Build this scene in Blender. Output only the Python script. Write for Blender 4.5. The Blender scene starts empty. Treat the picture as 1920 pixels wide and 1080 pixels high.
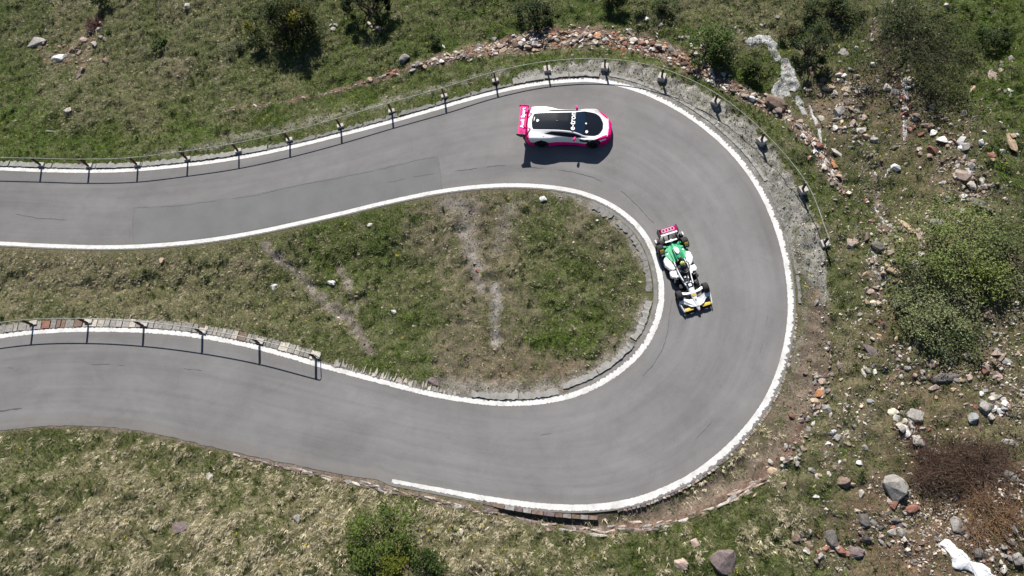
import bpy, bmesh, math, random
import numpy as np
from mathutils import Vector, Matrix

scene = bpy.context.scene
C = scene.collection
rng = np.random.default_rng(7)
random.seed(7)

# ------------------------------------------------------------------ camera
FPX = 1280.0                      # focal length in pixels of a 1920 wide frame (24 mm lens)
VPX, VPY = 1095.0, 1050.0         # where plumb lines meet in the frame (the nadir)
CAM_H = 33.0
_v = np.array([VPX - 960, VPY - 540, FPX]); _v /= np.linalg.norm(_v)
_u = -_v
_X = np.array([1.0, 0, 0]); _X = _X - (_X @ _u) * _u; _X /= np.linalg.norm(_X)
_Y = np.cross(_u, _X)
MCW = np.array([_X, _Y, _u])      # camera (x right, y down, z forward) -> world

cam_data = bpy.data.cameras.new('camera')
cam_data.lens = 24.0; cam_data.sensor_width = 36.0; cam_data.sensor_fit = 'HORIZONTAL'
cam_data.clip_start = 0.5; cam_data.clip_end = 3000
cam = bpy.data.objects.new('camera', cam_data); C.objects.link(cam)
_R = MCW @ np.diag([1.0, -1.0, -1.0])
cam.matrix_world = Matrix([[_R[0, 0], _R[0, 1], _R[0, 2], 0], [_R[1, 0], _R[1, 1], _R[1, 2], 0],
                           [_R[2, 0], _R[2, 1], _R[2, 2], CAM_H], [0, 0, 0, 1]])
scene.camera = cam

# ------------------------------------------------------------------ light
SUN_EL, SUN_AZ = math.radians(37.6), math.radians(-8.0)     # azimuth from +Y towards +X
scene.world = bpy.data.worlds.new('World')
scene.world.use_nodes = True
wn = scene.world.node_tree
bg = wn.nodes['Background']
sky = wn.nodes.new('ShaderNodeTexSky'); sky.sky_type = 'NISHITA'; sky.sun_disc = False
sky.sun_elevation = SUN_EL; sky.sun_rotation = SUN_AZ; sky.altitude = 1800
wn.links.new(sky.outputs[0], bg.inputs[0]); bg.inputs[1].default_value = 0.05
sl = bpy.data.lights.new('sun', 'SUN'); sl.energy = 5.0; sl.angle = math.radians(0.53); sl.color = (1.0, 0.955, 0.89)
sun = bpy.data.objects.new('sun', sl); C.objects.link(sun)
sd = Vector((math.sin(SUN_AZ) * math.cos(SUN_EL), math.cos(SUN_AZ) * math.cos(SUN_EL), math.sin(SUN_EL)))
sun.rotation_euler = sd.to_track_quat('Z', 'Y').to_euler(); sun.location = (0, 30, 60)
vs = scene.view_settings
vs.view_transform = 'Standard'; vs.look = 'None'; vs.exposure = 0.78; vs.gamma = 1.0; vs.use_curve_mapping = False

# ------------------------------------------------------------------ picture point -> place on the ground
def unproj(px, py, z=0.0):
    px = np.asarray(px, float); py = np.asarray(py, float)
    d = np.stack([px - 960, py - 540, np.full_like(px, FPX)], -1) @ MCW.T
    t = (z - CAM_H) / d[..., 2]
    return np.stack([d[..., 0] * t, d[..., 1] * t], -1)

def proj(x, y, z):
    P = np.stack([x, y, np.asarray(z) - CAM_H + 0 * x], -1) @ MCW
    return 960 + FPX * P[..., 0] / P[..., 2], 540 + FPX * P[..., 1] / P[..., 2]

# ------------------------------------------------------------------ noise
def _hash(ix, iy, s):
    h = (ix.astype(np.int64) * 374761393 + iy.astype(np.int64) * 668265263 + s * 974711) & 0x7fffffff
    h = ((h ^ (h >> 13)) * 1274126177) & 0x7fffffff
    h = (h ^ (h >> 16)) & 0xffff
    return h / 65535.0

def vnoise(x, y, s=0):
    ix, iy = np.floor(x), np.floor(y)
    fx, fy = x - ix, y - iy
    fx = fx * fx * (3 - 2 * fx); fy = fy * fy * (3 - 2 * fy)
    a, b = _hash(ix, iy, s), _hash(ix + 1, iy, s)
    c, d = _hash(ix, iy + 1, s), _hash(ix + 1, iy + 1, s)
    return (a * (1 - fx) + b * fx) * (1 - fy) + (c * (1 - fx) + d * fx) * fy

def fbm(x, y, s=0, o=4):
    r, a, t = 0, 1.0, 0
    for k in range(o):
        r = r + a * vnoise(x, y, s + k * 17); t += a
        x, y, a = x * 2.03 + 11.3, y * 2.03 - 7.7, a * 0.5
    return r / t

def sstep(a, b, x):
    t = np.clip((x - a) / (b - a), 0, 1)
    return t * t * (3 - 2 * t)

# ------------------------------------------------------------------ curves
def smooth(pts, step=0.25):
    """Catmull-Rom through the points, resampled evenly (works in 2-D)."""
    P = np.array(pts, float)
    P = np.vstack([2 * P[0] - P[1], P, 2 * P[-1] - P[-2]])
    out = []
    t = np.linspace(0, 1, 12, endpoint=False)[:, None]
    for i in range(1, len(P) - 2):
        a, b, c, d = P[i - 1], P[i], P[i + 1], P[i + 2]
        out.append(0.5 * (2 * b + (c - a) * t + (2 * a - 5 * b + 4 * c - d) * t ** 2 + (3 * b - a - 3 * c + d) * t ** 3))
    out = np.vstack(out + [P[-2:-1]])
    s = np.concatenate([[0], np.cumsum(np.linalg.norm(np.diff(out, axis=0), axis=1))])
    n = max(2, int(s[-1] / step) + 1)
    u = np.linspace(0, s[-1], n)
    return np.stack([np.interp(u, s, out[:, k]) for k in range(out.shape[1])], -1)

def normals(P):
    T = np.gradient(P, axis=0); T /= np.linalg.norm(T, axis=1)[:, None] + 1e-9
    return np.stack([-T[:, 1], T[:, 0]], -1)      # left of travel

def gpts(pts, z=0.0):
    p = np.array(pts, float); return unproj(p[:, 0], p[:, 1], z)

def dist_poly(x, y, P):
    d = np.full(x.shape, 1e9)
    for i in range(len(P) - 1):
        a, b = P[i], P[i + 1]; e = b - a; L = e @ e + 1e-12
        t = np.clip(((x - a[0]) * e[0] + (y - a[1]) * e[1]) / L, 0, 1)
        d = np.minimum(d, (x - a[0] - t * e[0]) ** 2 + (y - a[1] - t * e[1]) ** 2)
    return np.sqrt(d)

def inside(x, y, P):
    r = np.zeros(x.shape, bool)
    for i in range(len(P)):
        a, b = P[i], P[(i + 1) % len(P)]
        if a[1] == b[1]: continue
        c = ((a[1] > y) != (b[1] > y)) & (x < (b[0] - a[0]) * (y - a[1]) / (b[1] - a[1]) + a[0])
        r ^= c
    return r

# outer white line and inner white line (middle of the paint), and the unpainted verge at lower left
OUT_PX = [(-330, 309), (-200, 312), (-80, 315), (0, 316.5), (80, 319.5), (160, 321), (240, 319), (320, 312.5), (400, 303), (480, 290), (560, 272.5), (640, 252.5),
          (720, 231.5), (800, 209), (880, 186), (950, 168), (1010, 157), (1070, 151), (1120, 151), (1180, 163.5), (1240, 187), (1300, 222), (1350, 262),
          (1390, 304), (1424, 353), (1450, 407), (1469, 465), (1480, 525), (1483, 582), (1477, 640), (1461, 700), (1436, 755), (1400, 805),
          (1350, 855), (1290, 898), (1220, 930), (1160, 946), (1100, 952), (1040, 951), (980, 945), (900, 933), (820, 918), (735, 902)]
VERGE_PX = [(660, 893), (560, 873), (500, 861), (420, 843), (340, 824), (270, 809), (200, 801), (120, 798), (60, 801), (0, 808), (-90, 826), (-200, 852), (-330, 890)]
IN_PX = [(-330, 452), (-200, 453), (-80, 454), (0, 456.5), (60, 459.5), (120, 462), (190, 463.5), (260, 462), (330, 457), (400, 449), (480, 435.5), (560, 418.5), (640, 400),
         (720, 380.5), (800, 363.5), (860, 354), (920, 348.5), (980, 347.5), (1040, 352), (1090, 362), (1135, 379.5), (1172, 403), (1204, 435),
         (1226, 475), (1238, 522), (1239, 565), (1229, 608), (1208, 648), (1178, 681), (1138, 711), (1090, 735), (1040, 749), (990, 755.5), (930, 756),
         (860, 748), (790, 734.5), (720, 716.5), (650, 698), (590, 681.5), (530, 664), (460, 646), (380, 631), (300, 622), (220, 618.5), (140, 618.5),
         (70, 622.5), (0, 630.5), (-80, 644), (-200, 672), (-330, 712)]
G_OUT = smooth(gpts(OUT_PX)); G_IN = smooth(gpts(IN_PX)); G_VERGE = smooth(gpts(OUT_PX[-1:] + VERGE_PX))
N_OUT, N_IN = normals(G_OUT), normals(G_IN)       # G_OUT runs left->right: its left is outside; G_IN's right is... inside the island
E_OUT = smooth(np.vstack([G_OUT + N_OUT * 0.22, G_VERGE[3:]]), 0.25)
E_IN = G_IN - N_IN * 0.20
ROAD_POLY = np.vstack([E_OUT, E_IN[::-1]])

# ------------------------------------------------------------------ ground grid
GX0, GX1, GY0, GY1, GR = -46.0, 34.0, -7.0, 44.0, 0.125
nx, ny = int((GX1 - GX0) / GR) + 1, int((GY1 - GY0) / GR) + 1
gx, gy = np.meshgrid(GX0 + GR * np.arange(nx), GY0 + GR * np.arange(ny))
ins = inside(gx, gy, ROAD_POLY)
d_out, d_in = dist_poly(gx, gy, E_OUT[::2]), dist_poly(gx, gy, E_IN[::2])
SDIST = np.where(ins, -np.minimum(d_out, d_in), np.minimum(d_out, d_in))
p0x, p0y = proj(gx, gy, 0.0)

def shepard(px, py, A, p=4.0):
    A = np.array(A, float); w_t = 0; out = 0
    for r in A:
        w = 1.0 / (((px - r[0]) ** 2 + (py - r[1]) ** 2) / 900.0 + 0.6) ** (p / 2)
        w_t = w_t + w; out = out + w[..., None] * r[2:]
    return out / w_t[..., None]

def line_mask(px, py, pts, width, soft=0.6):
    """1 on a polyline traced in the picture's ground chart; width may vary per point."""
    P = np.array(pts, float); best = np.full(px.shape, -9.0)
    W = np.broadcast_to(np.array(width, float), (len(P),))
    for i in range(len(P) - 1):
        a, b = P[i], P[i + 1]; e = b - a
        t = np.clip(((px - a[0]) * e[0] + (py - a[1]) * e[1]) / (e @ e + 1e-9), 0, 1)
        w = W[i] * (1 - t) + W[i + 1] * t
        d = np.hypot(px - a[0] - t * e[0], py - a[1] - t * e[1]) / w
        best = np.maximum(best, 1 - d)
    return sstep(0, soft, best)

H_ANCH = [(0, 0, -1.6), (300, 80, -1.1), (600, 60, -1.2), (900, 30, -1.1), (1200, 30, -0.9), (200, 262, -0.35), (500, 235, -0.4), (900, 120, -0.3), (1150, 90, -0.3),
          (1400, 60, -0.3), (1500, 150, -0.5), (1530, 330, -0.2), (1600, 250, 0.1), (1800, 60, 0.7), (1900, 200, 1.2), (1800, 500, 0.7), (1700, 700, 0.5), (1560, 560, 0.0),
          (1700, 900, 0.6), (1900, 1000, 1.2), (1880, 750, 0.9), (1550, 950, 0.3), (1300, 1040, 0.4), (1000, 1030, 0.35), (700, 1000, 0.5), (300, 900, 0.5), (100, 1060, 1.2), (400, 1060, 1.0),
          (100, 540, -0.25), (300, 540, -0.3), (700, 540, -0.3), (950, 560, -0.15), (1100, 520, 0.0), (1100, 640, -0.1)]
TH = shepard(p0x, p0y, H_ANCH)[..., 0]
far = sstep(0.35, 3.2, SDIST)
HZ = far * TH
HZ = HZ + sstep(0.6, 3.0, SDIST) * ((fbm(gx / 3.5, gy / 3.5, 3, 3) - 0.5) * 0.55) + sstep(0.4, 1.5, SDIST) * ((fbm(gx / 0.62, gy / 0.62, 9, 3) - 0.5) * 0.27)
HZ = HZ + sstep(0.3, 1.0, SDIST) * 0.24 * (fbm(gx / 0.42, gy / 0.42, 31, 2) - 0.5)
DITCH = line_mask(p0x, p0y, [(940, 960), (1040, 978), (1130, 984), (1230, 966), (1310, 930), (1390, 880)], [12, 22, 30, 34, 36, 30], 1.0)
HZ = HZ - 0.20 * DITCH
HZ = HZ - 0.07 * (1 - sstep(-0.30, -0.06, SDIST)) - .015
def bil(F, x, y):
    fx = np.clip((np.asarray(x) - GX0) / GR, 0, nx - 1.001); fy = np.clip((np.asarray(y) - GY0) / GR, 0, ny - 1.001)
    ix, iy = fx.astype(int), fy.astype(int); fx = fx - ix; fy = fy - iy
    return (F[iy, ix] * (1 - fx) + F[iy, ix + 1] * fx) * (1 - fy) + (F[iy + 1, ix] * (1 - fx) + F[iy + 1, ix + 1] * fx) * fy

def ground(px, py, up=0.0):
    """Place on the terrain seen at a picture point: x, y, z."""
    z = 0.0
    for _ in range(5):
        p = unproj(px, py, z + up); z = float(bil(HZ, p[0], p[1]))
    return float(p[0]), float(p[1]), z

PXG, PYG = proj(gx, gy, HZ)

# ------------------------------------------------------------------ ground cover charts: cover, dryness, lushness, redness of the soil
ANCH = [(50,30,.9,.3,.5,.3),(150,80,.75,.45,.3,.6),(100,160,.9,.4,.5,.3),(40,180,1,.2,.8,.2),(300,60,.95,.4,.4,.3),(300,150,.92,.62,.3,.3),(200,200,.95,.58,.4,.3),(450,200,.95,.42,.4,.3),
 (40,260,1,.06,.95,.2),(200,268,1,.1,.85,.2),(350,258,1,.15,.75,.2),(600,120,1,.25,.7,.3),(550,170,1,.33,.5,.3),(700,80,1,.25,.7,.3),(850,50,1,.2,.75,.3),(900,90,1,.2,.8,.3),
 (1100,40,1,.2,.7,.3),(700,190,.95,.2,.75,.3),(500,232,1,.12,.8,.3),(900,150,.95,.2,.7,.3),(1090,115,1,.15,.7,.3),(1250,60,.9,.3,.6,.4),(1400,60,.8,.4,.4,.5),(1420,120,.95,.15,.8,.3),(1300,130,.9,.15,.7,.3),
 (1450,250,.9,.2,.6,.3),(1520,320,.9,.2,.6,.3),(1550,100,.8,.3,.6,.5),(1560,60,.85,.3,.6,.5),(1650,200,.45,.35,.4,.8),(1560,200,.35,.4,.4,.7),(1600,280,.62,.35,.45,.7),(1750,230,.55,.3,.45,.8),
 (1730,60,.75,.2,.5,.7),(1870,60,1,.05,.95,.4),(1900,200,1,.08,.95,.3),(1890,300,.85,.2,.8,.4),(1700,330,.55,.35,.4,.8),(1800,330,.40,.35,.4,.7),(1600,370,.75,.3,.5,.5),(1700,420,.55,.35,.45,.7),(1560,500,.7,.3,.5,.4),
 (1600,450,.7,.35,.5,.5),(1590,550,.8,.25,.6,.5),(1650,620,.5,.4,.45,.8),(1530,600,.5,.3,.4,.4),(1580,680,.5,.5,.4,.6),(1700,700,.5,.45,.4,.8),(1850,680,.5,.45,.4,.75),(1600,780,.7,.55,.45,.6),(1800,780,.5,.45,.4,.8),
 (1480,940,.85,.4,.6,.4),(1600,860,.62,.55,.4,.7),(1750,830,.45,.55,.25,.9),(1880,800,.5,.6,.3,.6),(1650,950,.3,.5,.2,.9),(1800,900,.25,.5,.1,1),(1860,960,.25,.5,.1,1),(1700,1040,.35,.7,.1,1),
 (1550,1000,.5,.6,.4,.7),(1450,1040,.95,.45,.55,.4),(1300,1040,.95,.42,.55,.4),(1100,1040,.9,.5,.45,.5),(1250,1000,.95,.4,.6,.4),(950,1020,.85,.65,.3,.5),(1000,1000,.75,.5,.3,.5),(850,1000,.9,.68,.3,.5),
 (850,1060,.9,.7,.3,.4),(600,1000,.95,.75,.35,.4),(600,930,.95,.6,.5,.4),(500,900,.95,.55,.55,.3),(400,860,.95,.4,.65,.3),(300,840,.95,.5,.5,.3),(100,830,.95,.35,.6,.3),(200,900,.95,.75,.3,.3),(100,960,.95,.62,.4,.3),(300,980,.95,.65,.4,.3),
 (400,1030,.95,.78,.3,.3),(100,1050,.95,.6,.4,.3),(30,860,.9,.45,.4,.4),
 (50,500,.95,.9,.25,.3),(150,520,.95,.92,.25,.3),(100,580,1,.5,.5,.3),(300,480,.95,.85,.3,.3),(300,560,.95,.66,.35,.3),(450,500,.95,.66,.4,.3),(500,600,1,.42,.5,.3),(600,640,.95,.4,.5,.3),
 (560,450,.9,.3,.5,.3),(620,460,1,.2,.7,.3),(700,450,.95,.25,.6,.3),(760,520,.95,.25,.6,.3),(700,600,.8,.3,.5,.3),(780,620,.9,.25,.6,.3),(760,680,.95,.25,.65,.3),(830,450,.5,.4,.4,.4),
 (860,400,.42,.4,.3,.4),(920,450,.38,.5,.3,.5),(900,560,.5,.42,.35,.4),(860,640,.42,.45,.3,.45),(960,600,.55,.45,.3,.4),(930,650,.4,.45,.3,.5),(1020,450,1,.25,.55,.3),(1080,520,1,.25,.55,.3),(1040,600,1,.18,.75,.3),
 (1100,620,1,.12,.85,.3),(1150,520,.95,.38,.4,.3),(1180,560,.9,.4,.3,.3),(1000,390,.7,.4,.4,.4),(1120,420,.45,.4,.3,.4),(1170,470,.6,.4,.3,.3),(1160,650,.35,.3,.3,.3),(950,690,.25,.5,.3,.6),
 (850,710,.32,.4,.3,.4),(1050,700,.3,.4,.3,.6)]
wx, wy = PXG + 26 * (fbm(gx / 1.6, gy / 1.6, 50, 3) - 0.5) * 2, PYG + 26 * (fbm(gx / 1.6, gy / 1.6, 60, 3) - 0.5) * 2
CH = shepard(wx, wy, ANCH)
COVER, DRY, LUSH, RED = [CH[..., k].copy() for k in range(4)]
GREY = np.zeros_like(COVER)       # loose grey gravel
def paint(m, cover=None, dry=None, lush=None, red=None, grey=None):
    for F, val in ((COVER, cover), (DRY, dry), (LUSH, lush), (RED, red), (GREY, grey)):
        if val is not None: F[...] = F * (1 - m) + val * m
# small warp for ragged edges
wx, wy = PXG + 12 * (fbm(gx / 0.5, gy / 0.5, 70, 3) - 0.5) * 2, PYG + 12 * (fbm(gx / 0.5, gy / 0.5, 80, 3) - 0.5) * 2
LM = lambda pts, w, s=0.6: line_mask(wx, wy, pts, w, s)
# gravel apron between the bend and the fence
paint(LM([(965, 148), (1060, 128), (1134, 130), (1210, 150), (1290, 190), (1365, 240), (1430, 310), (1480, 385), (1512, 460), (1530, 530), (1532, 600)], [8, 16, 22, 30, 40, 44, 44, 42, 36, 28, 14], 0.35), cover=.16, dry=.2, lush=.2, grey=1, red=.25)
paint(LM([(280, 288), (350, 281), (420, 266), (520, 244), (640, 214), (760, 182), (900, 142), (970, 128)], [5, 11, 14, 11, 11, 11, 10, 10], 0.9), cover=.42, dry=.3, lush=.4, grey=.8)
paint(LM(OUT_PX[-1:] + VERGE_PX, 5.5, .7), cover=.08, dry=.5, red=.6, grey=.2)
paint(LM([(1490, 420), (1512, 560), (1506, 640), (1490, 720)], [8, 12, 16, 18], 0.8), cover=.3, grey=.5, red=.35)
# brown verge round the lower right of the bend
paint(LM([(1525, 560), (1530, 650), (1505, 730), (1460, 810), (1400, 880), (1320, 932), (1230, 968), (1120, 985), (1020, 975), (930, 958)], [26, 30, 34, 38, 38, 34, 28, 22, 16, 8], 0.5), cover=.16, dry=.5, lush=.3, red=.62, grey=.12)
paint(LM([(1545, 700), (1520, 770), (1480, 840), (1430, 895), (1350, 940), (1260, 975), (1150, 993)], [12, 14, 15, 15, 13, 11, 9], 0.6), cover=.02, dry=.5, red=.8, grey=.05)
paint(LM([(1472, 768), (1424, 838), (1366, 892)], [9, 9, 8], 1.0), cover=.55, dry=.25, lush=.5)
paint(LM([(420, 846), (520, 870), (640, 897), (740, 918), (860, 946), (960, 968)], [4, 6, 8, 10, 9, 8], 0.8), cover=.08, dry=.5, red=.6, grey=.3)
# island tracks and bare ground
paint(LM([(495, 458), (545, 500), (590, 550), (640, 590), (670, 620), (695, 655)], [19, 20, 19, 24, 26, 20], 1.0), cover=.04, grey=.45, red=.55)
paint(LM([(640, 505), (655, 540), (665, 590)], [10, 10, 11], 0.8), cover=.2, grey=.4, red=.5)
paint(LM([(845, 378), (880, 395), (872, 440), (893, 490), (900, 540)], [42, 44, 34, 26, 22], 1.0), cover=.1, grey=.55, red=.5)
paint(LM([(926, 535), (928, 590), (930, 645)], [16, 16, 14], 1.0), cover=.03, grey=.8, red=.4)
paint(LM([(960, 385), (940, 430), (930, 470)], [24, 28, 18], 0.9), cover=.22, grey=.4, red=.5)
paint(LM([(1040, 362), (1100, 378), (1150, 408), (1188, 450), (1206, 500)], [10, 13, 16, 12, 6], 0.8), cover=.22, grey=.6, red=.2)
paint(LM([(1208, 560), (1200, 612), (1170, 660), (1110, 705), (1040, 728), (960, 733), (880, 728), (800, 715)], [9, 20, 26, 28, 30, 30, 26, 14], 1.0), cover=.12, grey=.55, red=.3)
paint(LM([(620, 690), (700, 706), (790, 728), (870, 742)], [7, 9, 9, 7], 0.9), cover=.3, grey=.8, red=.25)
# lush strip behind the fence, bright patches
paint(LM([(-40, 258), (120, 262), (240, 266), (330, 258), (430, 240)], [22, 26, 20, 14, 10], 1.0), cover=1, dry=.04, lush=1)
paint(LM([(1000, 640), (1090, 640), (1120, 600)], [20, 34, 26], 1.0), cover=1, dry=.1, lush=.9)
# stony gullies on the right
paint(LM([(1625, 30), (1650, 90), (1680, 140), (1700, 200), (1695, 270)], [8, 14, 18, 16, 14], 1.0), cover=.1, red=.9, grey=.1)
paint(LM([(1640, 330), (1650, 400), (1660, 450), (1635, 500), (1645, 560)], [10, 14, 22, 20, 12], 1.0), cover=.15, red=.7, grey=.2)
paint(LM([(1700, 820), (1745, 850), (1790, 890), (1850, 920), (1900, 900)], [20, 30, 50, 60, 50], 1.0), cover=.12, dry=.5, lush=.1, red=1)
paint(LM([(70, 92), (110, 115), (170, 60), (150, 135)], [16, 20, 18, 18], 1.0), cover=.4, dry=.7, red=.8)
# the stony bank's own ground
BANK_PX = [(425, 207), (480, 197), (560, 184), (640, 168), (690, 152), (760, 130), (820, 112), (880, 98), (960, 84), (1040, 72), (1110, 70), (1180, 78), (1240, 95), (1300, 122), (1345, 148), (1400, 176), (1470, 214), (1520, 262), (1556, 318), (1584, 352)]
BANK_W = [1.5, 2, 2.5, 4, 5.5, 7.5, 10, 13, 18, 23, 24, 21, 20, 18, 15, 14, 15, 14, 14, 9]
paint(LM(BANK_PX, [w * 1.25 for w in BANK_W], 0.5), cover=.08, dry=.6, red=.95, grey=.1)
COVER *= np.clip(0.55 + 0.9 * fbm(gx / 0.9, gy / 0.9, 90, 3), 0.3, 1.15)
DRY *= np.where((PYG > 790) & (PXG < 1000), 1.0, 0.80)
DRY = np.clip(DRY + 0.75 * (fbm(gx / 1.5, gy / 1.5, 100, 4) - 0.5), 0, 1)
LUSH = np.clip(LUSH + 0.5 * (fbm(gx / 2.0, gy / 2.0, 110, 3) - 0.5), 0, 1)

def mix(a, b, t): return a * (1 - t)[..., None] + np.array(b) * t[..., None]
thatch = mix(np.ones(gx.shape + (3,)) * np.array([.070, .082, .030]), [.15, .13, .075], DRY)
soil = mix(np.ones(gx.shape + (3,)) * np.array([.175, .142, .115]), [.128, .072, .050], np.clip(RED * 1.25 - .3, 0, 1))
soil = mix(soil, [.270, .258, .242], GREY)
soil = soil * (0.45 + 1.05 * fbm(gx / 0.35, gy / 0.35, 120, 3))[..., None]
COL = mix(soil, [0, 0, 0], np.zeros_like(DRY))
tcov = np.clip(COVER * 1.1, 0, 1)
COL = soil * (1 - tcov)[..., None] + thatch * tcov[..., None]

# ground colour darkened to deep red-brown under the withered scrub and along the little watercourses
dark_brown = .8 * LM([(1735, 860), (1790, 900), (1850, 930), (1905, 900), (1915, 970), (1840, 980)], [40, 56, 62, 60, 46, 40], .9)
dark_brown = np.maximum(dark_brown, .6 * LM([(1632, 60), (1655, 105), (1690, 160), (1720, 230), (1705, 270)], [10, 20, 26, 22, 14], .9))
dark_brown = np.maximum(dark_brown, .55 * LM([(1640, 560), (1655, 620), (1690, 660), (1720, 700)], [14, 20, 22, 20], .9))
dark_brown = dark_brown * np.clip(.35 + 1.1 * fbm(gx / .9, gy / .9, 130, 3), 0, 1)
COL = mix(COL, [.046, .026, .018], dark_brown)

# ------------------------------------------------------------------ object helpers
def tag(o, label=None, cat=None, group=None, kind=None):
    for k, v in (('label', label), ('category', cat), ('group', group), ('kind', kind)):
        if v: o[k] = v
    return o

def link(name, me, parent=None, loc=None):
    o = bpy.data.objects.new(name, me); C.objects.link(o)
    if parent is not None: o.parent = parent
    if loc is not None: o.location = loc
    return o

def thing(name, label, cat, loc=(0, 0, 0), rz=0.0, group=None):
    o = bpy.data.objects.new(name, None); C.objects.link(o)
    o.empty_display_size = 0.2; o.location = loc; o.rotation_euler = (0, 0, rz)
    return tag(o, label, cat, group)

def np_mesh(name, V, F, mat=None, col=None, smooth_=False, uv=None):
    """V (n,3); F (m,k) array of equal-size faces."""
    V = np.asarray(V, np.float32); F = np.asarray(F, np.int32)
    me = bpy.data.meshes.new(name)
    me.vertices.add(len(V)); me.vertices.foreach_set('co', V.ravel())
    k = F.shape[1]
    me.loops.add(F.size); me.loops.foreach_set('vertex_index', F.ravel())
    me.polygons.add(len(F)); me.polygons.foreach_set('loop_start', np.arange(0, F.size, k, dtype=np.int32))
    me.polygons.foreach_set('loop_total', np.full(len(F), k, np.int32))
    me.polygons.foreach_set('use_smooth', np.full(len(F), smooth_, bool))
    if col is not None:
        a = me.color_attributes.new('col', 'FLOAT_COLOR', 'POINT')
        c = np.ones((len(V), 4), np.float32); c[:, :col.shape[1]] = col; a.data.foreach_set('color', c.ravel())
    if uv is not None:
        a = me.attributes.new('road', 'FLOAT_VECTOR', 'POINT'); a.data.foreach_set('vector', np.asarray(uv, np.float32).ravel())
    me.update(calc_edges=True); me.validate()
    if mat: me.materials.append(mat)
    return me

class MB:
    """Collects shapes into one mesh."""
    def __init__(s): s.v, s.f = [], []
    def raw(s, V, F):
        n = len(s.v); s.v += [tuple(map(float, p)) for p in V]; s.f += [tuple(i + n for i in f) for f in F]; return s
    def box(s, c, d, rz=0, rot=None, taper=1.0):
        x, y, z = d[0] / 2, d[1] / 2, d[2] / 2
        V = [(-x, -y, -z), (x, -y, -z), (x, y, -z), (-x, y, -z), (-x * taper, -y * taper, z), (x * taper, -y * taper, z), (x * taper, y * taper, z), (-x * taper, y * taper, z)]
        R = rot if rot is not None else Matrix.Rotation(rz, 3, 'Z')
        return s.raw([R @ Vector(p) + Vector(c) for p in V], [(3, 2, 1, 0), (4, 5, 6, 7), (0, 1, 5, 4), (1, 2, 6, 5), (2, 3, 7, 6), (3, 0, 4, 7)])
    def tube(s, pts, r, n=6, caps=True):
        P = [Vector(p) for p in pts]; R = r if hasattr(r, '__len__') else [r] * len(P)
        up = Vector((0, 0, 1)); V = []
        for i, p in enumerate(P):
            t = (P[min(i + 1, len(P) - 1)] - P[max(i - 1, 0)]).normalized()
            a = t.cross(up)
            if a.length < 0.05: a = t.cross(Vector((0, 1, 0)))
            a.normalize(); b = a.cross(t)
            V += [p + (a * math.cos(2 * math.pi * k / n) + b * math.sin(2 * math.pi * k / n)) * R[i] for k in range(n)]
        F = [(i * n + k, i * n + (k + 1) % n, (i + 1) * n + (k + 1) % n, (i + 1) * n + k) for i in range(len(P) - 1) for k in range(n)]
        if caps: F += [tuple(range(n))[::-1], tuple(range((len(P) - 1) * n, len(P) * n))]
        return s.raw(V, F)
    def prism(s, poly, z0, z1, inset=0.0):
        P = np.array(poly, float); n = len(P); cc = P.mean(0)
        a = sum(P[i][0] * P[(i + 1) % n][1] - P[(i + 1) % n][0] * P[i][1] for i in range(n))
        if a < 0: P = P[::-1]
        Q = P + (cc - P) * inset
        zz = lambda z, q: z(q[0], q[1]) if callable(z) else z
        V = [(p[0], p[1], zz(z0, p)) for p in P] + [(q[0], q[1], zz(z1, q)) for q in Q]
        F = [tuple(range(n))[::-1], tuple(range(n, 2 * n))] + [(i, (i + 1) % n, n + (i + 1) % n, n + i) for i in range(n)]
        return s.raw(V, F)
    def disc_tube(s, c, r0, r1, w, n=24, axis='Y'):
        """a ring (wheel-like) of outer radius r1, inner r0, width w about an axis"""
        V = []
        for rr, yy in ((r0, -w / 2), (r1 * .93, -w / 2), (r1, -w * .36), (r1, w * .36), (r1 * .93, w / 2), (r0, w / 2)):
            for k in range(n):
                a = 2 * math.pi * k / n
                V.append((c[0] + rr * math.cos(a), c[1] + yy, c[2] + rr * math.sin(a)))
        F = [(j * n + k, ((j + 1) % 6) * n + k, ((j + 1) % 6) * n + (k + 1) % n, j * n + (k + 1) % n) for j in range(6) for k in range(n)]
        return s.raw(V, F)
    def build(s, name, mat, parent=None, smooth_=False, bevel=0.0, loc=None):
        me = bpy.data.meshes.new(name); me.from_pydata(s.v, [], s.f)
        if bevel > 0:
            bm = bmesh.new(); bm.from_mesh(me)
            bmesh.ops.bevel(bm, geom=bm.edges[:], offset=bevel, segments=2, affect='EDGES', profile=.6, clamp_overlap=True)
            bm.to_mesh(me); bm.free()
        me.validate(); me.update()
        me.materials.append(mat)
        if smooth_:
            me.polygons.foreach_set('use_smooth', [True] * len(me.polygons))
            me.set_sharp_from_angle(angle=math.radians(40))
        return link(name, me, parent, loc)

# ------------------------------------------------------------------ materials
def mat(name, col=(.5, .5, .5), rough=.6, metal=0.0, coat=0.0, spec=.5):
    m = bpy.data.materials.new(name); m.use_nodes = True
    b = m.node_tree.nodes['Principled BSDF']
    b.inputs['Base Color'].default_value = (*col, 1); b.inputs['Roughness'].default_value = rough
    b.inputs['Metallic'].default_value = metal; b.inputs['Coat Weight'].default_value = coat
    b.inputs['Specular IOR Level'].default_value = spec
    return m

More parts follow.
